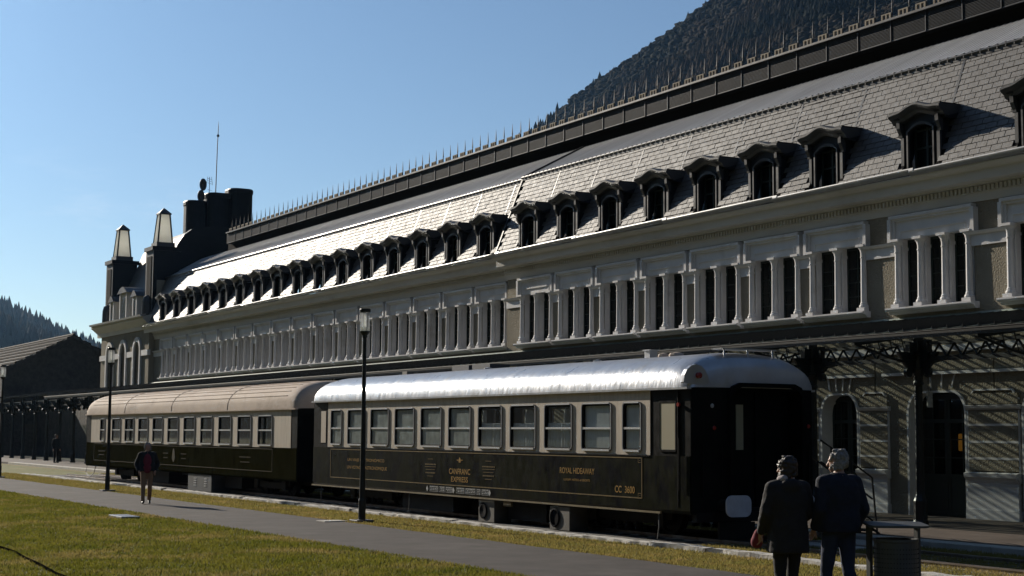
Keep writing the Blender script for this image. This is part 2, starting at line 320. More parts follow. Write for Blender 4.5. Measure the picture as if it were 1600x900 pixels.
# bay prototypes, local origin on wall plane at (0, centre, 0)
def colonnette(y, x=-.03, z0=5.3, z1=7.06):
    m = MB(); h = z1-z0
    m.box(x-.14, x+.13, y-.14, y+.14, z0, z0+.10)
    m.lathe([(.125, .10), (.135, .135), (.12, .17), (.10, .19), (.105, .215), (.085, .25), (.08, h*.5), (.075, h-.36), (.09, h-.35), (.09, h-.32), (.078, h-.31), (.08, h-.22), (.10, h-.14), (.135, h-.09), (.14, h-.06)], (x, y, z0), 14)
    m.box(x-.15, x+.13, y-.15, y+.15, z1-.065, z1)
    return m
def bay_meshes(n):
    d = {}
    ys = [1.0, 0., -1.0] if n == 2 else [1.22, .43, -.38, -1.17]
    hw = 1.17 if n == 2 else 1.4; op = .93 if n == 2 else 1.32
    m = MB()                                     # lintel panel and raised surround
    m.box(-.05, .48, -op-.02, op+.02, 7.055, 7.10)
    m.box(-.05, .02, -hw+.10, hw-.10, 7.10, 7.60)
    m.box(-.17, .01, -hw, hw, 7.58, 7.66); m.box(-.12, .01, -hw+.05, hw-.05, 7.52, 7.58)
    for s in (-1, 1):
        m.box(-.165, .01, s*hw-.055, s*hw+.055, 6.99, 7.578); m.box(-.10, .01, s*(hw-.095)-.04, s*(hw-.095)+.04, 7.0, 7.535)
    m.box(-.085, .01, -hw+.3, hw-.3, 7.24, 7.28); m.box(-.066, .01, hw-.33, hw-.3, 7.10, 7.239); m.box(-.066, .01, -hw+.3, -hw+.33, 7.10, 7.239)
    d['window_surround'] = m.mesh('window_surround', M['white'])
    for y in ys:
        m = colonnette(y); d.setdefault('colonnette', []).append(m.mesh('colonnette', M['white'], smooth=False))
        m = MB()
        wl, wr = (.10, .10)
        m.box(.03, .31, y-.10, y+.10, 5.29, 7.05)
        m.box(.08, .21, y-.108, y+.108, 5.42, 6.72); m.box(.025, .30, y-.125, y+.125, 6.78, 6.86); m.box(.02, .30, y-.13, y+.13, 5.30, 5.37)
        d.setdefault('pier', []).append(m.mesh('pier', M['white']))
    m = MB(); sw = hw+.04
    m.prism([(.3, 5.14), (-.12, 5.14), (-.17, 5.19), (-.17, 5.205), (-.27, 5.23), (-.29, 5.26), (-.29, 5.30), (.3, 5.305)], 'y', -sw, sw)
    d['sill'] = m.mesh('sill', M['white'])
    for a, b in zip(ys[:-1], ys[1:]):
        m = MB(); y0, y1 = b+.10, a-.10; x = .22
        m.box(x, x+.06, y0, y0+.05, 5.3, 7.06); m.box(x, x+.06, y1-.05, y1, 5.3, 7.06); m.box(x, x+.06, y0+.05, y1-.05, 5.3, 5.37); m.box(x, x+.06, y0+.05, y1-.05, 6.99, 7.06)
        ym = (y0+y1)/2; m.box(x+.01, x+.05, ym-.015, ym+.015, 5.37, 6.99)
        for z in (5.75, 6.13, 6.5): m.box(x+.012, x+.048, y0+.05, y1-.05, z-.012, z+.012)
        d.setdefault('window_frame', []).append(m.mesh('window_frame', M['winframe']))
        d.setdefault('window_pane', []).append(MB().box(x+.025, x+.03, y0+.04, y1-.04, 5.36, 7.0).mesh('window_pane', M['glass']))
    return d
BM = {2: bay_meshes(2), 3: bay_meshes(3)}
for c, x, n in bays:
    b = BM[n]; o = place('window_surround', b['window_surround'], st, (x, c, 0))
    for k, v in b.items():
        if k == 'window_surround': continue
        for me in (v if isinstance(v, list) else [v]): place(k, me, o, (x, c, 0))
MB().box(XW+.75, XW+.8, Y0, Y_END, .2, 8.1).build('interior_backing', M['recess'], st)  # black sheet standing in for the dark of unlit rooms
# impost bands between the bays
def imposts(cs, hws, x, ya, yb):
    ed = sorted([(c-h, c+h) for c, h in zip(cs, hws)]); gaps = [(a[1], b[0]) for a, b in zip(ed[:-1], ed[1:])]+[(ed[-1][1], yb)]
    for a, b in gaps:
        if b-a < .02: continue
        MB().box(x-.045, x+.05, a-.06, b+.06, 6.64, 6.90).build('impost_band', M['white'], st)
        MB().prism([(x, 6.905), (x-.08, 6.905), (x-.13, 6.94), (x-.15, 6.985), (x, 6.99)], 'y', a-.055, b+.055).build('impost_moulding', M['white'], st)
imposts(pairR+triR, [1.0]*7+[1.25]*4, XW, Y0, Y_J-.06)
imposts(pairL, [1.0]*16, XL, Y_J, Y_END)
# cornice, dentils and gutter
def cornice(x, ya, yb):
    pr = [(0, 7.86), (-.06, 7.86), (-.08, 7.90), (-.08, 8.06), (-.16, 8.08), (-.17, 8.12), (-.40, 8.135), (-.41, 8.16), (-.43, 8.37), (-.47, 8.40), (-.58, 8.43), (-.62, 8.47), (-.62, 8.50), (.5, 8.66), (.5, 7.86)]
    MB().prism([(x+a, z) for a, z in pr], 'y', ya, yb).build('cornice', M['cornice'], st)
    m = MB(); yy = ya+.05
    while yy < yb-.1: m.box(x-.135, x-.06, yy, yy+.07, 7.93, 8.05); yy += .13
    kind(m.build('dentil_course', M['cornice'], st), 'stuff')
    MB().prism([(x-.03, 7.70), (x, 7.70), (x, 7.86), (x-.06, 7.86)], 'y', ya, yb).build('bed_moulding', M['cornice'], st)
cornice(XW, Y0, Y_J+.12); cornice(XL, Y_J+.12, Y_END+.1)
def gutters(x, ya, yb, step):
    y = ya
    while y < yb-.2:
        e = min(y+step, yb); rings = []
        for t, dz in ((y+.02, .06), (e-.16, 0.), (e, -.005)):
            q = [(-.095, .02), (-.085, -.05), (-.03, -.095), (.04, -.09), (.09, -.03), (.10, .09), (.085, .09), (.06, -.01), (.02, -.05), (-.03, -.055), (-.07, -.02), (-.078, .02)]
            rings.append([(x-.62+a, t, 8.58+dz*.7+b) for a, b in q])
        smooth_angle(MB().loft(rings).build('gutter', M['gutter'], st), 60); y = e
gutters(XW, Y0, Y_J+.35, 5.21); gutters(XL, Y_J+.36, Y_END-.3, 5.29)
# ground floor: one arched bay per opening
def gbay(P, ow, x0=0.):
    d = {}; zs, zt = 2.62, 3.14; h = ow/2
    arch = [(-h, PZ)]+[(-h+.42*(1-math.cos(t)), zs+(zt-zs)*math.sin(t)) for t in np.linspace(0, math.pi/2, 7)]+[(h-.42*(1-math.cos(t)), zs+(zt-zs)*math.sin(t)) for t in np.linspace(math.pi/2, 0, 7)]+[(h, PZ)]
    poly = [(-P/2, PZ), (-P/2, 4.42), (P/2, 4.42), (P/2, PZ)]+arch[::-1]
    d['ground_wall'] = MB().prism(poly, 'x', 0, .5).mesh('ground_wall', M['stucco'])
    # white architrave round the opening
    hw = h+.06; a2 = [(-hw, PZ)]+[(-hw+.45*(1-math.cos(t)), zs+(zt+.05-zs)*math.sin(t)) for t in np.linspace(0, math.pi/2, 7)]+[(hw-.45*(1-math.cos(t)), zs+(zt+.05-zs)*math.sin(t)) for t in np.linspace(math.pi/2, 0, 7)]+[(hw, PZ)]
    ai = [(a*(h-.004)/h, z) for a, z in arch]
    d['door_architrave'] = MB().prism(a2+ai[::-1], 'x', -.05, .47).mesh('door_architrave', M['white'])
    pieces = []
    pw0, pw1 = hw+.05, P-hw-.05                # pier between this opening and the next (towards -y): local y from -pw0 to -pw1
    def bx(name, x0, x1, a, b, z0, z1, mt='white'): pieces.append((name, MB().box(x0, x1, -b, -a, z0, z1).mesh(name, M[mt])))
    bx('plinth', -.14, .02, pw0-.035, pw1+.035, PZ, .36); bx('plinth_panel', -.10, .02, pw0, pw1, .36, 1.0)
    pieces.append(('plinth_moulding', MB().prism([(.02, 1.0), (-.11, 1.0), (-.13, 1.06), (-.19, 1.12), (-.20, 1.21), (-.10, 1.235), (.02, 1.24)], 'y', -pw1-.035, -pw0+.035).mesh('plinth_moulding', M['white'])))
    zz = [1.24, 1.52, 1.555, 1.92, 1.955, 2.33, 2.365, 2.72]
    for a, b in ((1.27, 1.53), (1.59, 1.92), (1.98, 2.32), (2.38, 2.70), (2.84, 3.10)): bx('rusticated_block', -.055, .01, pw0+.015, pw1-.015, a, b, 'stucco')
    for z in (1.56, 1.95, 2.35): bx('white_band', -.06, .01, pw0, pw1, z-.028, z+.028)
    pieces.append(('band_moulding', MB().prism([(.01, 2.71), (-.06, 2.71), (-.10, 2.75), (-.12, 2.81), (.01, 2.825)], 'y', -pw1-.06, -pw0+.06).mesh('band_moulding', M['white'])))
    for a, b in ((pw0-.02, pw0+.01), (pw1-.01, pw1+.02)): bx('white_edge', -.05, .01, a, b, 1.25, 2.7)
    pieces.append(('panel_top', MB().prism([(-pw0-.02, 2.98), (-pw0-.2, 3.16), (-pw1+.2, 3.16), (-pw1-.02+.04, 2.98), (-pw1-.02, 2.94), (-pw1+.2-.02, 3.20), (-pw0-.18, 3.20), (-pw0+.02, 2.94)], 'x', -.05, .01).mesh('panel_top', M['white'])))
    for t in (-.36, -.12, .12, .36):           # joints of the flat voussoirs above the opening
        tt = t*ow*.75; pieces.append(('voussoir_joint', MB().prism([(tt-.018, 3.25), (tt+.018, 3.25), (tt*1.22+.018, 3.58), (tt*1.22-.018, 3.58)], 'x', -.03, .01).mesh('voussoir_joint', M['white'])))
    for name, z0, z1, x in (('string_course', 3.59, 3.66, -.10), ('string_course', 4.14, 4.30, -.08)):
        pieces.append((name, MB().box(x, .01, -P/2, P/2, z0, z1).mesh(name, M['white'])))
    d['pieces'] = pieces
    m = MB(); x = .33                           # the glazed double door
    for y in (-h+.04, -.05, .05, h-.04): m.box(x, x+.06, y-.04, y+.04, PZ, 3.0)
    for z in (PZ+.06, 1.1, 2.45): m.box(x+.002, x+.058, -h+.08, h-.08, z-.05, z+.05)
    for z in (1.55, 2.0): m.box(x+.01, x+.05, -h+.08, h-.08, z-.014, z+.014)
    for y in (-h*.52, h*.52): m.box(x+.012, x+.048, y-.014, y+.014, 1.15, 3.05)
    m.box(x+.01, x+.05, -h+.08, h-.08, PZ, 1.05); m.box(x, x+.06, -h+.02, h-.02, 2.98, 3.12)
    d['door'] = m.mesh('door', M['winframe']); d['pane'] = MB().box(x+.028, x+.032, -h+.05, h-.05, 1.05, 3.12).mesh('door_pane', M['glass'])
    return d
G2, G3, G1 = gbay(2.605, 1.36), gbay(3.62, 1.86), gbay(2.645, 1.36)
gl = [(c, XW, G2) for c in pairR]+[(c, XW, G3) for c in triR]+[(c, XL, G1) for c in pairL]
for c, x, d in gl:
    o = place('ground_wall', d['ground_wall'], st, (x, c, 0)); place('door_architrave', d['door_architrave'], o, (x, c, 0))
    dd = place('door', d['door'], o, (x, c, 0)); place('door_pane', d['pane'], o, (x, c, 0))
    if c < 35 or c > 80:
        for nm, me in d['pieces']: place(nm, me, o, (x, c, 0))
MB().box(XW, XW+.5, 29.33, 29.64, PZ, 4.42).build('ground_wall', M['stucco'], st)
# -- mansard
SL0 = (-.50, 8.60); SL1 = (.66, 11.50)          # slope foot and knuckle relative to the wall plane
ang = math.atan2(SL1[1]-SL0[1], SL1[0]-SL0[0]); SLEN = math.hypot(SL1[0]-SL0[0], SL1[1]-SL0[1])
dormC = [(c, XW) for c in pairR+triR]+[(c, XL) for c in pairL]
def slope_pt(x, t, off=0.): return (x+SL0[0]+t*math.cos(ang)-off*math.sin(ang), SL0[1]+t*math.sin(ang)+off*math.cos(ang))
roofs = []
for x, ya, yb in ((XW, Y0, Y_J), (XL, Y_J, Y_END+.6)):
    a = slope_pt(x, 0); b = slope_pt(x, SLEN)
    m = MB(); yy = ya; q = slope_pt(x, SLEN*.5)
    for c in sorted(c_ for c_, x_ in dormC if x_ == x):
        if c-.56 > yy: m.prism([a, b, (b[0]+.06, b[1]-.08), (a[0]+.06, a[1])], 'y', yy, c-.56)
        m.prism([q, b, (b[0]+.06, b[1]-.08), (q[0]+.06, q[1])], 'y', c-.56, c+.56); yy = c+.56
    m.prism([a, b, (b[0]+.06, b[1]-.08), (a[0]+.06, a[1])], 'y', yy, yb)
    roofs.append(m.build('mansard_roof', M['recess'], st))
RW, RH = .335, SLEN/19
slm_ = MB(); slm_.add([(0, .009, 0), (0, RW-.009, 0), (RH-.008, RW-.009, 0), (RH-.008, .009, 0), (0, .009, .022), (0, RW-.009, .022), (RH-.008, RW-.009, .010), (RH-.008, .009, .010)], [(0, 3, 2, 1), (4, 5, 6, 7), (0, 1, 5, 4), (1, 2, 6, 5), (2, 3, 7, 6), (3, 0, 4, 7)])
slate_me = slm_.mesh('slate', M['slate'])
cand = []
for ri_, (x, ya, yb) in enumerate(((XW, Y0, Y_J), (XL, Y_J, Y_END))):
    for r in range(19):
        y = ya+(.5*RW if r % 2 else 0)
        zr = slope_pt(x, r*RH)[1]
        while y < yb-RW:
            ins = any(xx == x and abs(c-(y+RW/2)) < .66 for c, xx in dormC) and zr < 9.98
            if not ins: cand.append((y, r, ri_, x))
            y += RW
cand.sort(key=lambda t: abs(t[0]-24.6) if t[0] > 24.2 else 999)
tilt = -ang
for k, (y, r, ri_, x) in enumerate(cand[:300]):
    px, pz = slope_pt(x, r*RH, .004+.006*random.random())
    place('slate', slate_me, roofs[ri_], (px, y+random.uniform(-.003, .003), pz), (random.uniform(-.006, .006), tilt-.012*random.uniform(.2, 1.2), 0))
for ri_ in (0, 1):
    rest = [t for t in cand[300:] if t[2] == ri_]; vv = np.array([v.co[:] for v in slate_me.vertices]); ff = np.array([list(p_.vertices) for p_ in slate_me.polygons])
    ca, sa = math.cos(ang), math.sin(ang); P = []
    for y, r, _, x in rest:
        px, pz = slope_pt(x, r*RH, .004+.006*random.random()); t = .012*random.uniform(.0, 1.2); c_, s_ = math.cos(ang+t*0), math.sin(ang)
        ofs = vv[:, 2]+np.where(vv[:, 0] < .01, .008*random.random(), 0)+np.where(vv[:, 1] < .1, .004*random.uniform(-1, 1), 0)
        P.append(np.stack([px+vv[:, 0]*ca-ofs*sa, y+vv[:, 1], pz+vv[:, 0]*sa+ofs*ca], 1))
    V = np.concatenate(P); m = MB(); o0 = np.array(WL[roofs[ri_].name])
    Fs = np.concatenate([ff+8*i for i in range(len(rest))])
    me = bpy.data.meshes.new('slate_field'); me.from_pydata((V-o0).tolist(), [], Fs.tolist()); me.materials.append(M['slate'])
    kind(place('slate_field', me, roofs[ri_], tuple(o0)), 'stuff')
for c, x in dormC:                                # seams running up the slope beside each dormer
    a = slope_pt(x, SLEN*.56, .012); b = slope_pt(x, SLEN, .012); a2 = slope_pt(x, SLEN*.56, .03); b2 = slope_pt(x, SLEN, .03)
    MB().prism([a, b, b2, a2], 'y', c-.60, c-.53).build('seam_strip', M['zinc'], st)
for x, ya, yb in ((XW, Y0, Y_J+.02), (XL, Y_J+.03, Y_END)):
    kx, kz = x+SL1[0], SL1[1]
    m = MB(); m.tube([(kx-.03, ya, kz+.06), (kx-.03, yb, kz+.06)], .06, 8)
    yy = ya+.1
    while yy < yb: m.box(kx-.085, kx+.025, yy, yy+.03, kz-.005, kz+.118); yy += .27
    m.box(kx-.06, kx+.05, ya, yb, kz-.06, kz+.02)
    m.build('knuckle_roll', M['zinc'], st)
    MB().prism([(kx, kz-.1), (kx, kz+.07), (31.35, 13.0-(.0 if x == XW else 0)), (31.35, 12.7)], 'y', ya, yb).build('upper_roof', M['seam_roof'], st)
for x, ya, yb in ((XW, Y0, Y_J), (XL, Y_J+.1, 92)):
    m = MB(); yy = ya+.2; kx, kz = x+SL1[0], SL1[1]
    while yy < yb: m.prism([(kx+.08, kz+.11), (31.3, 12.985), (31.3, 12.998), (kx+.08, kz+.123)], 'y', yy, yy+.02); yy += .22
    kind(m.build('standing_seams', M['seam_roof'], st, recalc=False), 'stuff')
# step in the roof where the wings meet
a, b = slope_pt(XW, -.05, .05), slope_pt(XW, SLEN, .05); a2, b2 = slope_pt(XW, -.05, -.25), slope_pt(XW, SLEN, -.25)
MB().prism([a, b, b2, a2], 'y', Y_J-.04, Y_J+.05).build('step_flashing', M['slate_shade'], st)
MB().prism([(XW+.62, 11.62), (31.3, 13.04), (31.3, 12.9), (XW+.72, 11.4)], 'y', Y_J-.05, Y_J+.05).build('step_flashing', M['slate_shade'], st)
# clerestory with louvers, rail and cresting
MB().box(31.5, 33.5, Y0, 89, 12.5, 13.98).build('clerestory', M['recess'], st)  # black colour carries the shadow under the louver overhang
MB().box(31.18, 31.5, Y0, 88.4, 13.40, 13.44).build('louver_soffit', M['recess'], st)
lm = MB(); PW = 1.366
lm.box(-.015, .05, 0, .025, 13.38, 14.0); lm.box(.0, .05, .025, PW, 13.38, 13.40); lm.box(.0, .05, .025, PW, 13.985, 14.0); lm.box(.03, .05, .025, PW, 13.40, 13.985)
for i in range(14):
    z = 13.405+i*.04; lm.prism([(.0, z), (.035, z+.026), (.035, z+.034), (.0, z+.008)], 'y', .025, PW)
lme = lm.mesh('louver_panel', M['louver'])
y = 27.97-PW*11; rail0 = y
for i in range(int((88.3-y)/PW)): place('louver_panel', lme, st, (31.1, y+i*PW, 0))
yend = y+int((88.3-y)/PW)*PW
MB().box(31.1, 33.2, yend, yend+.06, 13.38, 14.0).build('clerestory_end', M['louver'], st)
MB().box(31.02, 31.32, rail0, yend+.1, 14.003, 14.05).build('crest_rail', M['zinc'], st)
MB().box(31.02, 33.4, rail0, yend, 13.985, 14.002).build('clerestory_roof', M['louver'], st)
spm = MB(); spm.tube([(0, 0, 14.05), (0, 0, 14.3), (0, 0, 14.36), (0, 0, 14.78)], [.022, .02, .026, .003], 6); spme = spm.mesh('cresting_spike', M['spike'])
bm_ = MB(); bm_.box(-.03, .03, .03, .42, 14.05, 14.085); bm_.box(-.03, .03, .03, .42, 14.22, 14.255)
for a in (.03, .195, .36): bm_.box(-.03, .03, a, a+.06, 14.085, 14.22)
bm_.box(-.025, .025, .09, .105, 14.085, 14.22)
bme = bm_.mesh('cresting_block', M['crest'])
for i in range(int((yend-rail0)/.683)):
    yy = rail0+i*.683
    if yy < 24: continue
    place('cresting_spike', spme, st, (31.15, yy, 0)); place('cresting_block', bme, st, (31.15, yy, 0))
# -- dormers, local origin on the dormer face
def dormer_meshes():
    d = {}; h = .42; zs, zt = 9.66, 9.80
    arch = [(-h, 8.68)]+[(h*math.sin(t), zs+(zt-zs)*(math.cos(t)-math.cos(1.1))/(1-math.cos(1.1))) for t in [0]][:0]
    arc = [(h*s, zs+(zt-zs)*(1-s*s)) for s in np.linspace(-1, 1, 9)]
    arch = [(-h, 8.64)]+arc+[(h, 8.64)]
    d['dormer_front'] = MB().prism([(-.62, 8.64), (-.62, 10.1), (.62, 10.1), (.62, 8.64)]+arch[::-1], 'x', 0, .1).mesh('dormer_front', M['slate_shade'])
    tr_ = []
    m = MB(); hi = h+.045; a2 = [(-hi, 8.64)]+[(hi*s, zs+(zt+.05-zs)*(1-s*s)+.02) for s in np.linspace(-1, 1, 9)]+[(hi, 8.64)]
    tr_.append(('dormer_architrave', m.prism(a2+[(a*.99, z) for a, z in arch][::-1], 'x', -.05, .02).mesh('dormer_architrave', M['zinc'])))
    for s in (-1, 1):
        a, b = sorted((s*.56, s*.66)); tr_.append(('jamb', MB().box(-.045, .03, a, b, 8.64, 9.55).mesh('jamb', M['zinc'])))
        a, b = sorted((s*.48, s*.78)); tr_.append(('corbel', MB().prism([(.03, 9.55), (-.05, 9.55), (-.06, 9.62), (-.14, 9.78), (-.15, 9.94), (.03, 9.94)], 'y', *sorted((s*.60, s*.71))).mesh('corbel', M['zinc'])))
        a, b = sorted((s*.56, s*.655)); tr_.append(('cheek', MB().prism([(.04, 8.62), (.04, 10.15), (.72, 10.15), (.1, 8.62)], 'y', a, b).mesh('cheek', M['slate_shade'])))
        tr_.append(('cheek_cornice', MB().prism([(-.18, 10.02), (-.24, 10.15), (-.24, 10.2), (.80, 10.22), (.70, 9.84), (-.02, 9.84), (-.06, 9.95)], 'y', *sorted((s*.60, s*.86))).mesh('cheek_cornice', M['slate_shade'])))
    d['parts'] = tr_
    rings = []
    for s in np.linspace(-1, 1, 25):
        y = s*.87; e = max(0, 1-abs(s)/.72); bpz = .15*(3*e*e-2*e**3); zt_ = 10.17+bpz-(.03*max(0, abs(s)-.8)/.2)
        rings.append([(.05, y, zt_-.26), (-.10, y, zt_-.24), (-.14, y, zt_-.16), (-.24, y, zt_-.10), (-.28, y, zt_-.05), (-.28, y, zt_), (-.20, y, zt_+.025), (.10, y, zt_+.03), (.76, y, 10.23+bpz*.35), (.70, y, 10.10)])
    d['hood'] = MB().loft(rings).mesh('dormer_hood', M['zinc'])
    x = .2; m = MB()
    for y in (-h+.02, 0, h-.02): m.box(x, x+.05, y-.03, y+.03, 8.66, 9.76)
    for z in (8.69, 9.25, 9.7): m.box(x+.004, x+.046, -h, h, z-.022, z+.022)
    d['frame'] = m.mesh('dormer_window', M['winframe']); d['pane'] = MB().box(x+.02, x+.026, -h, h, 8.66, 9.8).mesh('dormer_pane', M['glass'])
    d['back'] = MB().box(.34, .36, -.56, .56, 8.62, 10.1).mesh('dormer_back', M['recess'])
    d['sill'] = MB().prism([(-.09, 8.62), (-.09, 8.65), (.2, 8.70), (.2, 8.62)], 'y', -h-.02, h+.02).mesh('dormer_sill', M['gutter'])
    return d
DM = dormer_meshes()
for c, x in dormC:
    X = x-.36; o = place('dormer', DM['dormer_front'], st, (X, c, 0))
    for nm, me in DM['parts']: place(nm, me, o, (X, c, 0))
    for nm, k in (('dormer_hood', 'hood'), ('dormer_window', 'frame'), ('dormer_pane', 'pane'), ('dormer_back', 'back'), ('dormer_sill', 'sill')): place(nm, DM[k], o, (X, c, 0))
# -- far pavilion
PX, PA, PB = 27.85, 92.6, 103.4
def archpoly(c, h, z0, zs, n=9): return [(c-h, z0)]+[(c-h*math.cos(t), zs+h*math.sin(t)) for t in np.linspace(0, math.pi, n)]+[(c+h, z0)]
pw = MB(); ac = [94.9, 98.0, 101.1]; 
for a, b in ((PA, 96.45), (96.45, 99.55), (99.55, PB)):
    c = ac[int(a > 95)+int(a > 98)]; pw.prism([(a, 4.4), (a, 8.75), (b, 8.75), (b, 4.4)]+[(c+.62, 4.4)]+archpoly(c, .62, 5.0, 7.1)[::-1]+[(c-.62, 4.4)], 'x', PX, PX+.4)
pw.box(PX, PX+.4, PA, PB, .1, 4.4); pw.box(PX+.4, 34, PA, PA+.4, .1, 11.4); pw.box(PX+.4, 34, PB-.4, PB, .1, 11.4)
pv = pw.build('pavilion_wall', M['stucco'], st)
for c in ac:
    MB().prism(archpoly(c, .86, 4.95, 7.1)+archpoly(c, .62, 4.95, 7.1)[::-1], 'x', PX-.12, PX+.1).build('arch_surround', M['white'], pv)
    MB().prism(archpoly(c, .62, 4.9, 7.1), 'x', PX+.25, PX+.28).build('arched_pane', M['glass'], pv)
    MB().box(PX+.2, PX+.248, c-.03, c+.03, 4.9, 7.7).build('mullion', M['winframe'], pv)
    MB().box(PX-.2, PX+.1, c-.95, c+.95, 4.75, 4.93).build('sill', M['white'], pv)
for a, b in ((PA-.02, 94.0), (95.8, 97.1), (98.9, 100.2), (102.0, PB+.02)): MB().box(PX-.10, PX+.1, a, b, 6.75, 7.1).build('impost_band', M['white'], pv)
MB().prism([(PX+.1, 8.35), (PX-.1, 8.35), (PX-.12, 8.6), (PX-.4, 8.85), (PX-.55, 8.95), (PX-.55, 9.1), (PX+.1, 9.25)], 'y', PA-.35, PB+.7).build('pavilion_cornice', M['cornice'], st)
MB().prism([(PX+.1, 8.35), (PX-.1, 8.35), (PX-.12, 8.6), (PX-.30, 8.85), (PX-.30, 9.1), (PX+.1, 9.25)], 'y', PA-.0, PB+.3)
MB().prism([(PX-.35, 9.1), (PX-.7, 9.08), (PX-.72, 9.2), (PX-.35, 9.26)], 'y', PA-.4, PB+.6).build('pavilion_gutter', M['gutter'], st)
for yb_, nm in ((93.45, 0), (102.5, 1)):          # slate-clad piers carrying milky obelisk lanterns
    tw = MB().box(28.0, 29.65, yb_-.78, yb_+.78, 8.8, 13.25).build('roof_pier', M['slate_shade'], st)
    MB().box(27.9, 29.75, yb_-.88, yb_+.88, 13.25, 13.5).build('pier_cap', M['slate_shade'], tw)
    MB().box(27.97, 28.0, yb_-.45, yb_+.45, 10.2, 12.9).build('pier_panel', M['recess'], tw)
    MB().lathe([(.3, 9.2), (.36, 9.4), (.34, 10.1), (.26, 10.4), (.1, 10.5)], (27.95, yb_, 0), 12).build('pier_scroll', M['zinc'], tw)
    MB().box(28.25, 29.4, yb_-.58, yb_+.58, 13.5, 13.8).build('lantern_base', M['spike'], tw)
    cx = 28.82; lo, hi = .46, .30
    rings = [[(cx+s*lo_, yb_+t*lo_, z) for s, t in ((-1, -1), (1, -1), (1, 1), (-1, 1))] for lo_, z in ((lo, 13.8), (hi, 15.6))]
    MB().loft(rings).build('lantern_glass', M['obelisk'], tw)
    e = MB()
    for s, t in ((-1, -1), (1, -1), (1, 1), (-1, 1)): e.tube([(cx+s*lo, yb_+t*lo, 13.8), (cx+s*hi, yb_+t*hi, 15.6)], .05, 4)
    e.loft([[(cx+s*q, yb_+t*q, z) for s, t in ((-1, -1), (1, -1), (1, 1), (-1, 1))] for q, z in ((.38, 15.58), (.38, 15.66), (.02, 16.02))])
    e.build('lantern_frame', M['spike'], tw)
# attic windows and balustrade between the piers
for c, ww, hh in ((95.4, .5, 1.35), (98.0, .95, 1.75), (100.6, .5, 1.35)):
    d_ = MB().box(27.75, 28.6, c-ww, c+ww, 9.2, 9.2+hh).build('attic_dormer', M['cornice'], st)
    MB().box(27.73, 27.75, c-ww*.45, c+ww*.45, 9.35, 9.2+hh*.8).build('attic_pane', M['glass'], d_)
    MB().prism([(c-ww-.15, 9.2+hh), (c+ww+.15, 9.2+hh), (c+ww*.5, 9.2+hh+.32), (c, 9.2+hh+.42), (c-ww*.5, 9.2+hh+.32)], 'x', 27.6, 28.9).build('attic_pediment', M['zinc'], d_)
    for s in (-1, 1): MB().box(27.69, 27.75, c+s*ww*.75-.08, c+s*ww*.75+.08, 9.2, 9.2+hh).build('attic_pilaster', M['white'], d_)
MB().prism([(27.9, 9.1), (29.6, 12.9), (29.95, 13.9), (30.35, 14.45), (30.8, 14.8), (31.5, 15.0), (33, 15.1), (38, 15.1), (38, 9.1)], 'y', 94.25, 101.7).build('pavilion_roof', M['slate'], st)
MB().prism([(28.4, 9.1), (29.55, 12.7), (29.85, 13.85), (30.28, 14.5), (30.78, 14.88), (31.5, 15.08), (33, 15.18), (38, 15.18), (38, 9.1)], 'y', 93.75, 94.25).build('pavilion_gable', M['slate_shade'], st)
def rstack(x0, x1, y0, y1, z0, z1, name):
    r = min(x1-x0, y1-y0)*.36; pts = []
    for cx, cy, a0 in ((x1-r, y1-r, 0), (x0+r, y1-r, 90), (x0+r, y0+r, 180), (x1-r, y0+r, 270)):
        for k in range(5): pts.append((cx+r*math.cos(R(a0+22.5*k)), cy+r*math.sin(R(a0+22.5*k))))
    xm, ym = (x0+x1)/2, (y0+y1)/2
    rings = [[(xm+(p_[0]-xm)*s, ym+(p_[1]-ym)*s, z) for p_ in pts] for s, z in ((1.03, z0), (1, z0+.4), (1, z1-.35), (1.05, z1-.3), (1.05, z1-.08), (1.0, z1))]
    return MB().loft(rings).build(name, M['slate_shade'], st)
rstack(32.3, 33.75, 99.3, 100.8, 14.6, 17.62, 'chimney_stack'); rstack(33.6, 35.3, 98.9, 100.6, 14.6, 18.2, 'chimney_stack'); rstack(35.1, 36.75, 98.7, 100.5, 14.6, 18.6, 'chimney_stack')
MB().tube([(34.4, 100, 18.1), (34.44, 100, 21.5), (34.48, 100, 22.9), (34.48, 100, 23.3)], [.035, .03, .025, .006], 6).build('lightning_rod', M['spike'], st)
MB().lathe([(.01, -.12), (.09, -.05), (.09, .05), (.01, .12)], (34.475, 100, 22.3), 8).build('rod_ball', M['spike'], st)
for x, z, r in ((33.35, 18.75, .43), (33.22, 17.95, .43)):
    ds = MB().lathe([(.02, .10), (r*.6, .05), (r, -.06), (r*.98, -.09), (r*.5, 0), (.02, .04)], (x, 99.6, z), 16, 'y').build('satellite_dish', M['spike'], st, org=(x, 99.6, z), smooth=True); ds.scale = (.6, 1, 1)
    MB().tube([(x, 99.6, z), (x+.22, 100, z-.5), (x+.22, 100, z-1.3)], .03, 5).build('dish_arm', M['spike'], ds)
    MB().tube([(x, 99.6, z-.2), (x-.4, 98.9, z-.1)], .02, 4).build('dish_feed', M['spike'], ds)
an = MB(); an.tube([(33.95, 100, 17.9), (33.95, 100, 19.4)], .02, 4)
for z in (18.5, 18.95, 19.1, 19.25):
    an.tube([(33.75, 99.8, z), (34.2, 100.2, z)], .012, 4)
for s in (-.22, .22): an.tube([(33.95+s, 100, 18.85), (33.95+s*.6, 100, 19.4)], .012, 4)
an.build('tv_aerial', M['spike'], st)

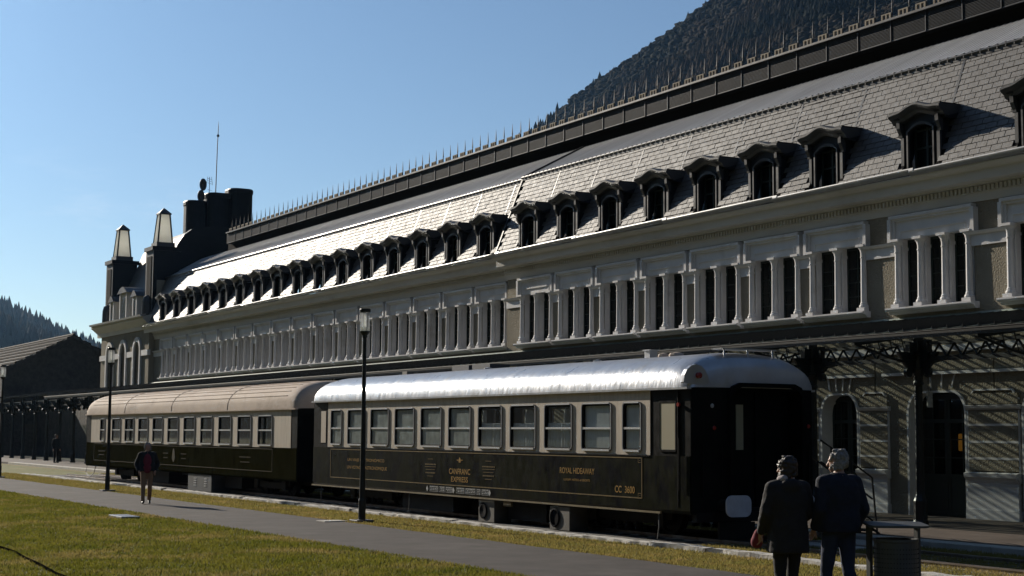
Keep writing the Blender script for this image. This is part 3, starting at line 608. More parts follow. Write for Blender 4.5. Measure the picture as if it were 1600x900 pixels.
# ------------------------------------------------------------------ platform canopy
cn = thing('platform_canopy', (24.6, 45, PZ), 'dark iron and glass platform canopy along the station wall above the coaches', 'canopy')
CF, CW = (22.6, 4.22), (27.98, 4.98)
cdx, cdz = CW[0]-CF[0], CW[1]-CF[1]; clen = math.hypot(cdx, cdz); cang = math.atan2(cdz, cdx)
CY0, CY1, CY2 = 13.0, 96.6, 131.
def cz(x): return CF[1]+(x-CF[0])*cdz/cdx
bar = MB().box(0, clen, -.009, .009, -.015, .042).mesh('glazing_bar', M['iron']); pane = MB().box(0, clen, -.19, .19, -.004, .004).mesh('canopy_pane', M['canopyglass'])
n = int((CY1-CY0)/.405)
for i in range(n):
    place('glazing_bar', bar, cn, (CF[0], CY0+i*.405, CF[1]), (0, -cang, 0)); place('canopy_pane', pane, cn, (CF[0], CY0+(i+.5)*.405, CF[1]-.012), (0, -cang, 0))
bar2 = MB().box(0, clen-1.7, -.009, .009, -.015, .042).mesh('glazing_bar', M['iron']); pane2 = MB().box(0, clen-1.7, -.38, .38, -.004, .004).mesh('canopy_pane', M['canopyglass'])
for i in range(int((CY2-CY1)/.81)):
    place('glazing_bar', bar2, cn, (CF[0]+1.68, CY1+i*.81, cz(CF[0]+1.68)), (0, -cang, 0)); place('canopy_pane', pane2, cn, (CF[0]+1.68, CY1+(i+.5)*.81, cz(CF[0]+1.68)-.012), (0, -cang, 0))
for x in (23.15, 23.7, 24.15, 25.1, 25.7, 26.3, 26.9, 27.5):
    z = cz(x)-.06; MB().box(x-.022, x+.022, CY0, CY1, z-.06, z-.002).build('purlin', M['iron'], cn)
MB().tube([(CF[0]-.03, CY0, 4.17), (CF[0]-.03, CY1, 4.17)], .016, 6).build('front_pipe', M['under'], cn)
MB().box(CF[0]+.01, CF[0]+.05, CY0, CY1, 4.05, 4.16).build('fascia', M['iron'], cn)
MB().prism([(27.99, 5.06), (27.86, 4.98), (27.86, 4.95), (27.99, 4.95)], 'y', CY0, CY1).build('wall_flashing', M['flash'], cn)
# column with its capital and brackets (local, origin at base)
cp = MB(); cp.lathe([(.17, 0), (.17, .10), (.15, .14), (.15, .55), (.125, .62), (.105, .70), (.10, 1.2), (.088, 3.05), (.12, 3.08), (.12, 3.12), (.095, 3.16), (.11, 3.26), (.17, 3.36), (.18, 3.42), (.12, 3.44), (.12, 4.22)], (0, 0, 0), 12)
colme = cp.mesh('column', M['iron'], smooth=False)
br = MB()
for ax in ('x', 'y'):
    for s in (-1, 1):
        pts = [(s*.10, 3.30), (s*.24, 3.36), (s*.42, 3.52), (s*.56, 3.72), (s*.62, 3.78), (s*.10, 3.78)]
        br.prism(pts, 'y' if ax == 'x' else 'x', -.035, .035)
        br.lathe([(.02, -.05), (.10, -.045), (.10, .045), (.02, .05)], (s*.30, 0, 3.34) if ax == 'x' else (0, s*.30, 3.34), 10, 'y' if ax == 'x' else 'x')
br.box(-.2, .2, -.2, .2, 3.72, 3.80); br.box(-.07, .07, -.36, .36, 3.62, 4.05); br.box(-.3, .3, -.07, .07, 3.62, 4.0); brme = br.mesh('bracket', M['iron'])
raf = MB()
for x0, x1 in ((CF[0]-24.6+.12, -.1), (.1, 3.3)):
    z0, z1 = cz(24.6+x0)-.14-PZ, cz(24.6+x1)-.14-PZ
    raf.add([(x0, -.04, z0-.12), (x1, -.04, z1-.12), (x1, .04, z1-.12), (x0, .04, z0-.12), (x0, -.04, z0), (x1, -.04, z1), (x1, .04, z1), (x0, .04, z0)], [(0, 3, 2, 1), (4, 5, 6, 7), (0, 1, 5, 4), (1, 2, 6, 5), (2, 3, 7, 6), (3, 0, 4, 7)])
raf.tube([(-.1, 0, 3.5), (-.9, 0, 3.66), (-1.8, 0, 3.9)], .03, 6); raf.tube([(.1, 0, 3.5), (1.2, 0, 3.75), (3.2, 0, 4.3)], .03, 6)
for t in (.35, .7, 1.05, 1.4): raf.tube([(-t, 0, 3.55+.12*t), (-t-.15, 0, cz(24.6-t)-.3)], .015, 4)
rafme = raf.mesh('rafter', M['iron'])
gd = MB(); SP = 3.45
gd.box(-.05, .05, .1, SP-.1, 3.58, 3.68); gd.box(-.05, .05, .1, SP-.1, 3.94, 4.0)
nz_ = 7; stp = (SP-.4)/nz_
for i in range(nz_):
    a, b = .2+i*stp, .2+(i+.5)*stp; c_ = .2+(i+1)*stp
    gd.tube([(0, a, 3.94), (0, b, 3.67)], .032, 4); gd.tube([(0, b, 3.67), (0, c_, 3.94)], .032, 4)
gdme = gd.mesh('lattice_girder', M['iron'])
ci = 24.72-3*SP
while ci < CY2:
    o = place('column', colme, cn, (24.6, ci, PZ)); place('bracket', brme, o, (24.6, ci, PZ)); place('lattice_girder', gdme, cn, (24.6, ci, PZ))
    if ci < CY1: place('rafter', rafme, cn, (24.6, ci, PZ))
    ci += SP
sg = thing('hanging_sign', (24.83, 24.62, 2.7), 'small pale blank panel hanging under the canopy beside the iron column', 'sign')
MB().box(24.76, 24.90, 24.60, 24.64, 2.70, 3.05).build('panel', M['decal'], sg); 
for x in (24.79, 24.87): MB().tube([(x, 24.62, 3.05), (x, 24.62, 4.2)], .008, 4).build('hanger', M['iron'], sg)
wl = thing('wall_lamp', (28.45, 27.3, 1.9), 'small glowing orange lamp seen through the station door glass', 'lamp')
MB().lathe([(.05, 0), (.07, .02), (.07, .4), (.05, .42)], (28.55, 27.28, 1.72), 10).build('glowing_shade', M['lampglow'], wl)
MB().tube([(28.55, 27.28, 2.14), (28.55, 27.28, 2.3)], .015, 5).build('lamp_stem', M['iron'], wl)

# ------------------------------------------------------------------ railway coaches
def rrect(y0, y1, z0, z1, r, n=4):
    pts = []
    for cy, cz_, a0 in ((y1-r, z1-r, 0), (y0+r, z1-r, 90), (y0+r, z0+r, 180), (y1-r, z0+r, 270)):
        for k in range(n+1): a = R(a0+90*k/n); pts.append((cy+r*math.cos(a), cz_+r*math.sin(a)))
    return pts
def ring(m, y0, y1, z0, z1, r, wdt, xa, xb):
    o = rrect(y0, y1, z0, z1, r); i = rrect(y0+wdt, y1-wdt, z0+wdt, z1-wdt, max(.01, r-wdt)); k = len(o)
    v = [(xa, *p_) for p_ in o]+[(xa, *p_) for p_ in i]+[(xb, *p_) for p_ in o]+[(xb, *p_) for p_ in i]
    f = []
    for j in range(k):
        q = (j+1) % k; f += [(j, q, k+q, k+j), (2*k+j, 3*k+j, 3*k+q, 2*k+q), (j, 2*k+j, 2*k+q, q), (k+j, k+q, 3*k+q, 3*k+j)]
    return m.add(v, f)
def lettering(name, s, yl, yr, z0, z1, x, mt, parent, bold=0.):
    cu = bpy.data.curves.new('t', 'FONT'); cu.body = s; cu.offset = bold; to = bpy.data.objects.new('t', cu); col.objects.link(to)
    dg = bpy.context.evaluated_depsgraph_get(); me = bpy.data.meshes.new_from_object(to.evaluated_get(dg)); bpy.data.objects.remove(to)
    P = np.array([v.co[:] for v in me.vertices]); a, b = P.min(0), P.max(0)
    u = (P[:, 0]-a[0])/(b[0]-a[0]); v = (P[:, 1]-a[1])/max(1e-6, b[1]-a[1]); o = WL[parent.name]
    for i, vt in enumerate(me.vertices): vt.co = (x-o[0], yl+(yr-yl)*u[i]-o[1], z0+(z1-z0)*v[i]-o[2])
    me.name = name; me.materials.clear(); me.materials.append(M[mt]); return place(name, me, parent, o)
CX0, CX1 = 17.5, 20.5; CXM = 19.0
def roof_ring(y, zg, zt, k=1., nn=18, e=2.5, inset=0.):
    pts = []
    a = (CX1-CX0)/2+.06-inset
    for i in range(nn+1):
        t = math.pi*i/nn; c, s = math.cos(t), math.sin(t)
        pts.append((CXM-a*math.copysign(abs(c)**(2/e), c), y, zg+(zt-zg)*k*abs(s)**(2/e)))
    return pts
def coach(root, ya, yb, wins, wz0, wz1, wmid, zsplit, zg, zt, body_ya, body_yb, m_up, m_lo, m_roof, panes, zb=.57):
    # side walls with the window openings left free
    for side in (0, 1):
        x0, x1 = (CX0, CX0+.06) if side == 0 else (CX1-.06, CX1)
        m = MB(); m.box(x0, x1, body_ya, body_yb, zsplit, wz0); m.box(x0, x1, body_ya, body_yb, wz1, zg+.02); y = body_ya
        for a, b in sorted(wins): m.box(x0, x1, y, a, wz0, wz1); y = b
        m.box(x0, x1, y, body_yb, wz0, wz1); m.build('upper_side', m_up, root)
        xo = -.004 if side == 0 else .004
        m = MB(); m.prism([(x0+xo, zsplit), (x1+xo, zsplit), (x1+xo, zb+.02), (x0+xo+(.03 if side == 0 else 0), zb), (x0+xo, zb+.06)], 'y', ya+.02, yb-.02); m.build('lower_side', m_lo, root)
    for i, (a, b) in enumerate(sorted(wins)):
        x = CX0
        wf = ring(MB(), a-.02, b+.02, wz0-.02, wz1+.02, .10, .03, x-.024, x+.05).build('window', M['trim'], root)
        ring(MB(), a+.012, b-.012, wz0+.012, wz1-.012, .08, .035, x-.010, x+.045).build('rubber_seal', M['rubber'], wf)
        MB().box(x-.016, x+.03, a+.02, b-.02, wmid-.03, wmid+.012).build('window_bar', M['chrome'], wf)
        MB().box(x-.04, x+.03, a+.04, b-.04, wz0-.018, wz0+.022).build('window_ledge', M['chrome'], wf)
        MB().box(x-.03, x+.03, a+.06, b-.06, wz1-.01, wz1+.016).build('window_head', M['chrome'], wf)
        k = panes[i]
        MB().box(x+.028, x+.032, a+.02, b-.02, wmid, wz1-.02).build('pane', M[{'d': 'dustskyglass', 'g': 'glass'}.get(k, 'coachglass')], wf)
        MB().box(x+.012, x+.016, a+.03, b-.03, wz0+.01, wmid-.03).build('pane', M[{'d': 'dustskyglass', 'g': 'glass'}.get(k, 'coachglass')], wf)
        if k == 'b':
            MB().box(x+.05, x+.054, a-.01, b+.01, wz0-.02, wz1+.02).build('blind', M['curtain'], wf)
        if k == 'c':
            zt_ = wmid+.09 if k == 'c' else wz1
            nfold = 26; pts = [(x+.07+.018*math.sin(j*1.9)+.006*math.sin(j*.7), a+(b-a)*j/nfold) for j in range(nfold+1)]
            m = MB(); m.add([(px, py, wz0-.02) for px, py in pts]+[(px, py, zt_) for px, py in pts], [(j, j+1, nfold+2+j, nfold+1+j) for j in range(nfold)])
            if k == 'c': m.box(x+.06, x+.08, a, b, zt_, zt_+.015)
            m.build('curtain' if k == 'c' else 'blind', M['curtain'], wf, recalc=False)
    rings = [roof_ring(y, zg, zt, kk, inset=ins) for y, kk, ins in ((ya-.02, .02, .1), (ya+.0, .55, .06), (ya+.06, .8, .03), (ya+.25, .95, 0), (ya+.6, 1, 0), (ya+.7, 1, 0), (yb-.7, 1, 0), (yb-.6, 1, 0), (yb-.25, .95, 0), (yb-.06, .8, .03), (yb, .55, .06), (yb+.02, .02, .1))]
    rf = MB().loft(rings, cap=False, close=False)
    rf = rf.build('roof', m_roof, root, smooth=True, recalc=True)
    m = MB()
    for s, x in ((-1, CX0), (1, CX1)): m.box(x-.02 if s > 0 else x-.08, x+.08 if s > 0 else x+.02, ya, yb, zg-.03, zg+.01)
    m.build('roof_gutter', m_roof, rf)
    MB().box(CX0+.07, CX1-.07, ya+.1, yb-.1, zb+.02, zb+.1).build('floor', M['under'], root)
    MB().box(CX0+.9, CX1-.9, ya+.3, yb-.3, zb-.16, zb).build('underframe', M['under'], root)
    return rf
def bogie(root, yc):
    b = MB()
    for s in (-1, 1):
        x = CXM+s*.98; b.prism([(yc-1.55, .42), (yc-1.55, .56), (yc-.6, .50), (yc+.6, .50), (yc+1.55, .56), (yc+1.55, .42), (yc+.7, .30), (yc-.7, .30)], 'x', x-.05, x+.05)
        for ya in (-1.2, 1.2): b.box(x-.12, x+.12, yc+ya-.15, yc+ya+.15, .28, .55)
        for ya in (-.35, 0, .35): b.lathe([(.09, .14), (.09, .16), (.07, .17), (.09, .20), (.07, .23), (.09, .26), (.07, .29), (.09, .32)], (x, yc+ya, 0), 10)
    b.box(CXM-1, CXM+1, yc-.25, yc+.25, .28, .5); o = b.build('bogie', M['under'], root)
    for ya in (-1.2, 1.2):
        MB().tube([(CXM-.9, yc+ya, .50), (CXM+.9, yc+ya, .50)], .07, 8).build('axle', M['under'], o)
        for s in (-1, 1): MB().lathe([(.02, -.06), (.12, -.07), (.14, -.03), (.34, -.02), (.36, -.065), (.415, -.065), (.42, .045), (.445, .05), (.445, .07), (.36, .07), (.1, .07), (.02, .07)] if s < 0 else [(.02, .06), (.12, .07), (.14, .03), (.34, .02), (.36, .065), (.415, .065), (.42, -.045), (.445, -.05), (.445, -.07), (.36, -.07), (.1, -.07), (.02, -.07)], (CXM+s*.755, yc+ya, .505), 24, 'x').build('wheel', M['under'], o)
def buffers(root, y, s):
    for xx in (18.22, 19.78):
        o = MB().lathe([(.11, 0), (.11, .25*s), (.07, .25*s), (.07, .5*s)], (xx, y, .74), 12, 'y').build('buffer', M['under'], root)
        MB().prism([(p_[0], p_[1]) for p_ in rrect(xx-.29, xx+.29, .54, .94, .13)], 'y', y+.5*s, y+.54*s).build('buffer_head', M['buffer'], o)
NY0, NY1 = 23.5, 41.75
c1 = thing('dining_coach', (CXM, 32.6, .085), 'black green and beige railway coach with shiny silver roof and gold lettering', 'railway coach', 'coaches parked on the track')
nw = [(25.12, 25.75)]+[(26.2+1.5*k-.02, 27.3+1.5*k-.02) for k in range(9)]+[(39.73, 40.45)]
rf1 = coach(c1, NY0, NY1, nw, 1.74, 2.70, 2.2, 1.66, 2.96, 3.68, 24.82, 40.7, M['c_beige'], M['c_green'], M['c_silver'], ['b', 'b', 'c', 'c', 'c', 'd', 'd', 'd', 'd', 'd', 'd'])
# dark vestibules with door and olive blind
for a, b, dn in ((23.5, 24.82, 1), (40.7, 41.75, 0)):
    for x0, x1, s in ((CX0+.015, CX0+.07, 0), (CX1-.07, CX1-.015, 1)):
        v = MB().box(x0, x1, a+.02, b, 1.66, 2.96).build('vestibule_side', M['c_black'], c1)
        if s == 0 and dn:
            MB().box(x0-.012, x0-.001, 23.99, 24.49, 1.78, 2.68).build('blind_window', M['blind'], v)
            ring(MB(), 23.95, 24.53, 1.74, 2.72, .05, .04, x0-.02, x0-.002).build('window_frame', M['c_black'], v)
            MB().box(x0-.03, x0-.002, 23.88, 23.905, .7, 2.9).build('door_edge', M['c_black'], v); MB().tube([(x0-.06, 23.8, 1.0), (x0-.06, 23.8, 2.0)], .014, 6).build('grab_rail', M['c_black'], v)
            MB().lathe([(.03, 0), (.045, -.02), (.04, -.05)], (x0, 23.86, 2.64), 10, 'x').build('side_lamp', M['redlens'], v)
        if s == 0 and not dn:
            MB().box(x0-.012, x0-.001, 40.86, 41.2, 1.78, 2.68).build('blind_window', M['c_beige'], v)
# end wall facing the camera: two side panels, gangway recess and door
ew = MB().box(CX0+.02, 18.37, NY0, NY0+.06, .57, 2.96).build('end_wall', M['c_black'], c1); MB().box(20.23, CX1-.02, NY0, NY0+.06, .57, 2.96).build('end_wall', M['c_black'], c1)
gw = [(18.37, .6), (18.37, 2.86), (18.45, 3.0), (18.62, 3.07), (19.98, 3.07), (20.15, 3.0), (20.23, 2.86), (20.23, .6)]
gi = [(18.45, .6), (18.45, 2.82), (18.52, 2.93), (18.66, 2.99), (19.94, 2.99), (20.08, 2.93), (20.15, 2.82), (20.15, .6)]
MB().prism(gw+gi[::-1], 'y', NY0-.10, NY0+.34).build('gangway_frame', M['c_black'], ew)
MB().box(18.4, 20.2, NY0+.34, NY0+.38, .6, 3.02).build('gangway_door', M['c_black'], ew)
MB().box(18.84, 19.02, NY0+.325, NY0+.338, 1.78, 2.66).build('door_blind', M['blind'], ew)
MB().box(19.3, 19.34, NY0+.30, NY0+.338, .7, 2.9).build('door_stile', M['c_black'], ew)
for x in (17.75, 18.2, 20.35):
    MB().tube([(x, NY0-.05, .9), (x, NY0-.05, 1.9)], .013, 6).build('hand_rail', M['c_black'], ew)
for x, z, mt in ((18.0, 2.62, 'decal'), (18.05, 2.2, 'redlens'), (20.38, 2.25, 'redlens')): MB().lathe([(.03, 0), (.045, -.02), (.03, -.04)], (x, NY0, z), 8, 'y').build('end_lamp', M[mt], ew)
MB().box(CX0+.05, CX1-.05, NY1-.06, NY1-.01, .57, 2.96).build('end_wall', M['c_black'], c1)
MB().box(18.4, 20.2, NY1, 43.0, .6, 2.9).build('gangway_bellows', M['rubber'], c1)
MB().box(CX0+.12, CX1-.12, NY0-.02, NY0+.12, .42, .60).build('headstock', M['under'], c1)
buffers(c1, NY0, -1); bogie(c1, 26.3); bogie(c1, 38.6)
# lining, lettering and stencils
x = CX0-.0075; LT = M['goldline']
m = MB()
for z in (1.605, .82): m.box(x-.003, x+.0015, 25.09, 40.45, z-.012, z+.012)
for y in (25.09, 40.45): m.box(x-.003, x+.0015, y-.012, y+.012, .808, 1.617)
for z, s in ((1.605, -1), (.82, 1)):
    m.box(x-.003, x+.0015, 25.12, 25.22, z+s*.09-.006, z+s*.09+.006); m.box(x-.003, x+.0015, 25.21, 25.222, *sorted((z, z+s*.09)))
    m.box(x-.003, x+.0015, 25.14, 25.18, z+s*.05-.006, z+s*.05+.006)
m.build('gold_lining', LT, c1)
MB().box(CX0-.03, CX0+.01, NY0+.95, NY1, .55, .585).build('sole_beading', M['brass'], c1)
MB().box(CX0-.02, CX0+.0, 24.82, 40.7, 1.64, 1.665).build('waist_beading', M['c_black'], c1)
for s, a, b, z0, z1, bd in (('CANFRANC', 33.24, 32.17, 1.09, 1.225, .01), ('EXPRESS', 33.13, 32.28, .905, 1.03, .01), ('ROYAL HIDEAWAY', 28.15, 26.8, 1.235, 1.36, .005), ('LUXURY HOTELS & RESORTS', 27.99, 26.97, 1.085, 1.13, 0.),
                            ('CC  3600', 26.04, 25.34, .90, 1.04, .012), ('UN VIAJE GASTRONÓMICO', 39.27, 36.91, 1.27, 1.39, 0.), ('UN VOYAGE GASTRONOMIQUE', 39.3, 36.75, 1.07, 1.17, 0.)):
    lettering('lettering', s, a, b, z0, z1, x-.002, 'gold', c1, bd)
def small_print(yc, z, hw, root, x):
    m = MB(); t = yc-hw
    while t < yc+hw: l_ = random.uniform(.02, .06); m.box(x-.003, x+.0015, t, min(t+l_, yc+hw), z-.016, z+.016); t += l_+.02
    kind(m.build('small_print', M['dimgold'] if root.name == 'sleeping_coach' else LT, root), 'stuff')
for yc in (34.24, 31.29):
    for z, wd in ((1.43, .14), (1.24, .30), (1.17, .24), (1.01, .16)):
        MB().box(x-.003, x+.0015, yc-wd, yc+wd, z-.006, z+.006).build('painted_rule', LT, c1)
    small_print(yc, 1.30, .30, c1, x); small_print(yc, 1.09, .26, c1, x)
MB().prism([(32.7, 1.50), (32.76, 1.43), (32.74, 1.37), (32.66, 1.37), (32.64, 1.43)], 'x', x-.004, x+.001).build('emblem', M['gold'], c1)
for s in (-1, 1): MB().prism([(32.7+s*.08, 1.44), (32.7+s*.17, 1.43), (32.7+s*.08, 1.41)], 'x', x-.004, x+.001).build('emblem_wing', M['gold'], c1)
yy = 34.4
for wd in (.1, .46, .30, .36, .08, .42, .50, .2, .34, .1):
    if wd < .11:
        MB().prism([(yy-.055, .70), (yy, .775), (yy+.055, .70), (yy, .625)], 'x', x-.003, x+.001).build('stencil_mark', M['decal'], c1); yy -= .14; continue
    m = MB(); a, b = yy-wd, yy; z0, z1 = .64, .77
    for q in ((a, b, z0, z0+.008), (a, b, z1-.008, z1), (a, a+.008, z0, z1), (b-.008, b, z0, z1)): m.box(x-.003, x+.001, *q)
    for k in range(3): 
        t0 = a+.03; z = z0+.03+k*.035
        while t0 < b-.05: l_ = random.uniform(.03, .09); m.box(x-.0035, x+.001, t0, min(b-.03, t0+l_), z, z+.018); t0 += l_+.025
    m.build('stencil_panel', M['decal'], c1); yy -= wd+.045
# roof fittings
for y in (34.85, 36.0): MB().box(19.5, 20.1, y, y+.95, 3.55, 3.88).build('roof_vent', M['spike'], rf1)
MB().box(19.1, 19.3, 38.9, 39.2, 3.64, 3.80).build('roof_vent', M['acbox'], rf1)
o = MB().box(19.0, 19.2, 26.95, 27.15, 3.66, 3.86).build('roof_flue', M['chrome'], rf1); MB().box(18.97, 19.23, 26.92, 27.18, 3.86, 3.88).build('flue_cap', M['chrome'], o)
for y, r in ((26.1, .12), (25.65, .16)): MB().lathe([(r, -.03), (r, .04), (r*.8, .08), (.02, .10)], (18.75, y, 3.66), 10).build('roof_dome', M['c_tan'], rf1)
for y in (33.6, 28.6): MB().lathe([(.1, -.02), (.1, .05), (.02, .07)], (18.75, y, 3.65), 10).build('roof_dome', M['c_silver'], rf1)
for s, yb_ in ((1, NY0+.25), (-1, NY1-.25)):       # slanting rain strips
    MB().tube([(CX0-.03, yb_, 3.02), (CX0+.0, yb_+s*1.3, 3.10)], .018, 5).build('rain_strip', M['c_silver'], rf1)
wk = MB().box(18.35, 19.7, 23.62, 23.95, 3.72, 3.745).build('roof_walkway', M['c_silver'], rf1)
for xx in (18.42, 19.0, 19.62): MB().tube([(xx, 23.66, 3.74), (xx, 23.62, 3.45)], .02, 5).build('walkway_strut', M['c_silver'], wk)
MB().box(17.88, 18.16, 24.0, 24.3, 3.47, 3.5).build('roof_step', M['c_silver'], rf1); MB().box(17.92, 17.96, 24.05, 24.09, 3.33, 3.47).build('step_leg', M['c_silver'], rf1); MB().box(18.08, 18.12, 24.05, 24.09, 3.36, 3.47).build('step_leg', M['c_silver'], rf1)
hs = MB().loft([[(17.62+.30*math.cos(a), NY0-.03-dy, 3.06+.34*math.sin(a)*(1 if math.sin(a) > 0 else .1)) for a in np.linspace(0, 2*math.pi, 16, endpoint=False)] for dy in (0, -.1)]).build('lamp_scallop', M['c_silver'], rf1)
MB().lathe([(.03, .02), (.06, 0), (.06, -.06), (.03, -.09)], (17.66, NY0-.03, 3.19), 10, 'y').build('tail_lamp', M['redlens'], rf1)
# equipment under the floor
o = MB().box(17.52, 18.0, 27.8, 28.6, .02, .52).build('equipment_box', M['acbox'], c1, bevel=.01)
MB().lathe([(.19, 0), (.21, -.02), (.17, -.03), (.16, -.005), (.02, -.005)], (17.52, 28.38, .28), 18, 'x').build('fan_grille', M['recess'], o)
o = MB().box(17.55, 18.0, 31.1, 31.85, .02, .54).build('equipment_box', M['acbox'], c1, bevel=.01); MB().lathe([(.17, 0), (.19, -.02), (.15, -.03), (.02, -.01)], (17.55, 31.6, .28), 18, 'x').build('fan_grille', M['recess'], o)
MB().box(17.8, 19.2, 29.2, 30.9, .12, .5).build('battery_box', M['under'], c1); MB().box(17.7, 19.4, 33.4, 36.2, .15, .5).build('battery_box', M['under'], c1)
MB().lathe([(.02, 0), (.2, .05), (.22, .15), (.22, 1.0), (.2, 1.1), (.02, 1.15)], (18.3, 32.1, .3), 14, 'y').build('air_tank', M['under'], c1)
MB().box(17.56, 17.60, 30.35, 30.7, .42, .56).build('step_bracket', M['brass'], c1)
for y0 in (24.6, 35.5, 41.2): MB().tube([(17.55, y0, .56), (17.52, y0-.05, .3), (17.56, y0+.06, .05)], .012, 5).build('hanging_hose', M['cabinet'], c1)
MB().box(18.05, 18.9, NY0-.16, NY0-.1, .1, .42).build('coupling_plate', M['under'], c1)

FY0, FY1 = 43.0, 66.9
c2 = thing('sleeping_coach', (CXM, 55, .085), 'faded olive and beige railway coach with ribbed tan roof beyond the silver roofed one', 'railway coach', 'coaches parked on the track')
fw_ = [(45.02+1.852*k, 46.22+1.852*k) for k in range(10)]+[(64.0, 64.68)]
rf2 = coach(c2, FY0, FY1, fw_, 1.66, 2.58, 2.14, 1.60, 2.78, 3.66, 43.5, 66.15, M['c_beige'], M['c_green2'], M['c_tan'], ['g']*11, .60)
for k in range(1, 7):
    t = math.pi*(.06+.062*k); c_, s_ = math.cos(t), math.sin(t); a = 1.56
    px, pz = CXM-a*abs(c_)**.8, 2.78+.88*s_**.8
    MB().tube([(px, FY0+.9, pz), (px, FY1-.9, pz)], .016, 5).build('roof_batten', M['c_tan'], rf2)
for y in (49, 55, 61):
    pts = [(a, y, b+.004) for a, _, b in roof_ring(0, 2.78, 3.66)]; MB().tube(pts, .012, 4).build('roof_seam', M['c_tan'], rf2)
for y0 in (43.9, 64.6): MB().box(17.75, 18.25, y0, y0+1.6, 3.36, 3.40).build('roof_hatch', M['cabinet'], rf2)
for x0, x1 in ((CX0+.01, CX0+.06), (CX1-.06, CX1-.01)):
    for a, b in ((FY0+.02, 43.5), (66.15, FY1-.02)):
        MB().box(x0, x1, a, b, 1.60, 2.78).build('vestibule_side', M['c_black'], c2)
MB().box(CX0+.02, CX1-.02, FY0, FY0+.05, .6, 2.8).build('end_wall', M['c_black'], c2); MB().box(CX0+.02, CX1-.02, FY1-.05, FY1, .6, 2.8).build('end_wall', M['c_green2'], c2)
m = MB(); x = CX0-.0075
for z in (1.55, .86): m.box(x-.003, x+.0015, 44.97, 65.6, z-.01, z+.01)
for y in (44.97, 65.6): m.box(x-.003, x+.0015, y-.01, y+.01, .86, 1.56)
m.build('gold_lining', M['dimgold'], c2)
for yc, z, hw in ((47.37, 1.27, .5), (47.37, 1.11, .42), (55.7, 1.28, .3), (55.7, 1.12, .25), (53.6, 1.28, .3), (53.6, 1.12, .25), (64.4, 1.25, .5), (64.4, 1.1, .4)): small_print(yc, z, hw, c2, x)
MB().prism([(54.75+.15*math.sin(t)*(1+.2*math.cos(3*t)), 1.22+.25*math.cos(t)) for t in np.linspace(0, 2*math.pi, 14, endpoint=False)], 'x', x-.003, x+.001).build('emblem', M['dimgold'], c2)
bogie(c2, 46.2); bogie(c2, 62.4); buffers(c2, FY1, 1)
o = MB().box(17.55, 18.3, 50.7, 53.2, .02, .6).build('equipment_cabinet', M['cabinet'], c2, bevel=.012)
for y in (51.3, 52.4):
    for k in range(4): MB().box(17.538, 17.552, y-.14, y+.14, .2+.08*k, .23+.08*k).build('cabinet_vent', M['decal'], o)
MB().box(17.9, 19.5, 48.7, 50.3, .2, .56).build('battery_box', M['under'], c2); MB().box(17.9, 19.5, 56.5, 58.8, .16, .56).build('battery_box', M['under'], c2)
MB().tube([(17.62, 66.95+.0, .75), (17.6, 67.2, .3), (17.62, 66.6, .12), (17.66, 66.1, .3), (17.7, 65.9, .7)], .015, 6).build('hanging_hose', M['cabinet'], c2)

# ------------------------------------------------------------------ street lamps
def street_lamp(x, y, label):
    t = thing('street_lamp', (x, y, 0), label, 'street lamp', 'lamps along the path')
    MB().box(x-.22, x+.22, y-.22, y+.22, 0, .06).build('base_plate', M['spike'], t, bevel=.01)
    MB().lathe([(.085, .06), (.085, .5), (.07, .55), (.06, 1.2), (.045, 4.05), (.045, 4.28), (.06, 4.3), (.06, 4.34), (.12, 4.41), (.125, 4.44)], (x, y, 0), 12).build('pole', M['iron'], t)
    h = MB().lathe([(.118, 4.44), (.116, 4.88)], (x, y, 0), 16).build('lamp_glass', M['lampglass'], t, smooth=False)
    MB().lathe([(.025, 4.5), (.025, 4.82), (.015, 4.84)], (x, y, 0), 8).build('tube', M['obelisk'], h)
    MB().lathe([(.105, 4.445), (.105, 4.53), (.09, 4.54)], (x, y, 0), 12).build('reflector', M['obelisk'], h)
    MB().lathe([(.13, 4.88), (.13, 4.95), (.12, 4.965)], (x, y, 0), 16).build('cap', M['iron'], t)
    for k in range(3): a = 2.1*k+.5; MB().tube([(x+.115*math.cos(a), y+.115*math.sin(a), 4.44), (x+.115*math.cos(a), y+.115*math.sin(a), 4.89)], .006, 4).build('cage_rod', M['iron'], t)
street_lamp(15.03, 32.88, 'tall black path lamp standing in front of the silver roofed coach')
street_lamp(14.68, 53.17, 'tall black path lamp standing in front of the olive tan roofed coach')
street_lamp(14.62, 70.3, 'most distant black path lamp at the left edge by the stone barn')
o = MB().box(14.15, 14.75, 33.0, 33.5, 0, .035).build('cover_plate', M['slab'], None, bevel=.008); tag(o, 'flat pale concrete cover plate beside the nearer lamp base', 'cover plate')
o = MB().box(10.35, 10.8, 36.2, 37.3, 0, .06).build('access_cover', M['gutter'], None, bevel=.01); tag(o, 'small pale metal access cover in the lawn beside the path', 'access cover')
o = MB().tube([(5.75, 29.6, .035), (5.87, 27.92, .035), (5.86, 26.8, .035), (5.74, 25.41, .03), (5.66, 24.2, .035), (5.5, 22.43, .035), (5.45, 20.5, .035)], .022, 6).build('cable', M['cable']); tag(o, 'dark cable lying across the lawn in the lower left corner', 'cable')

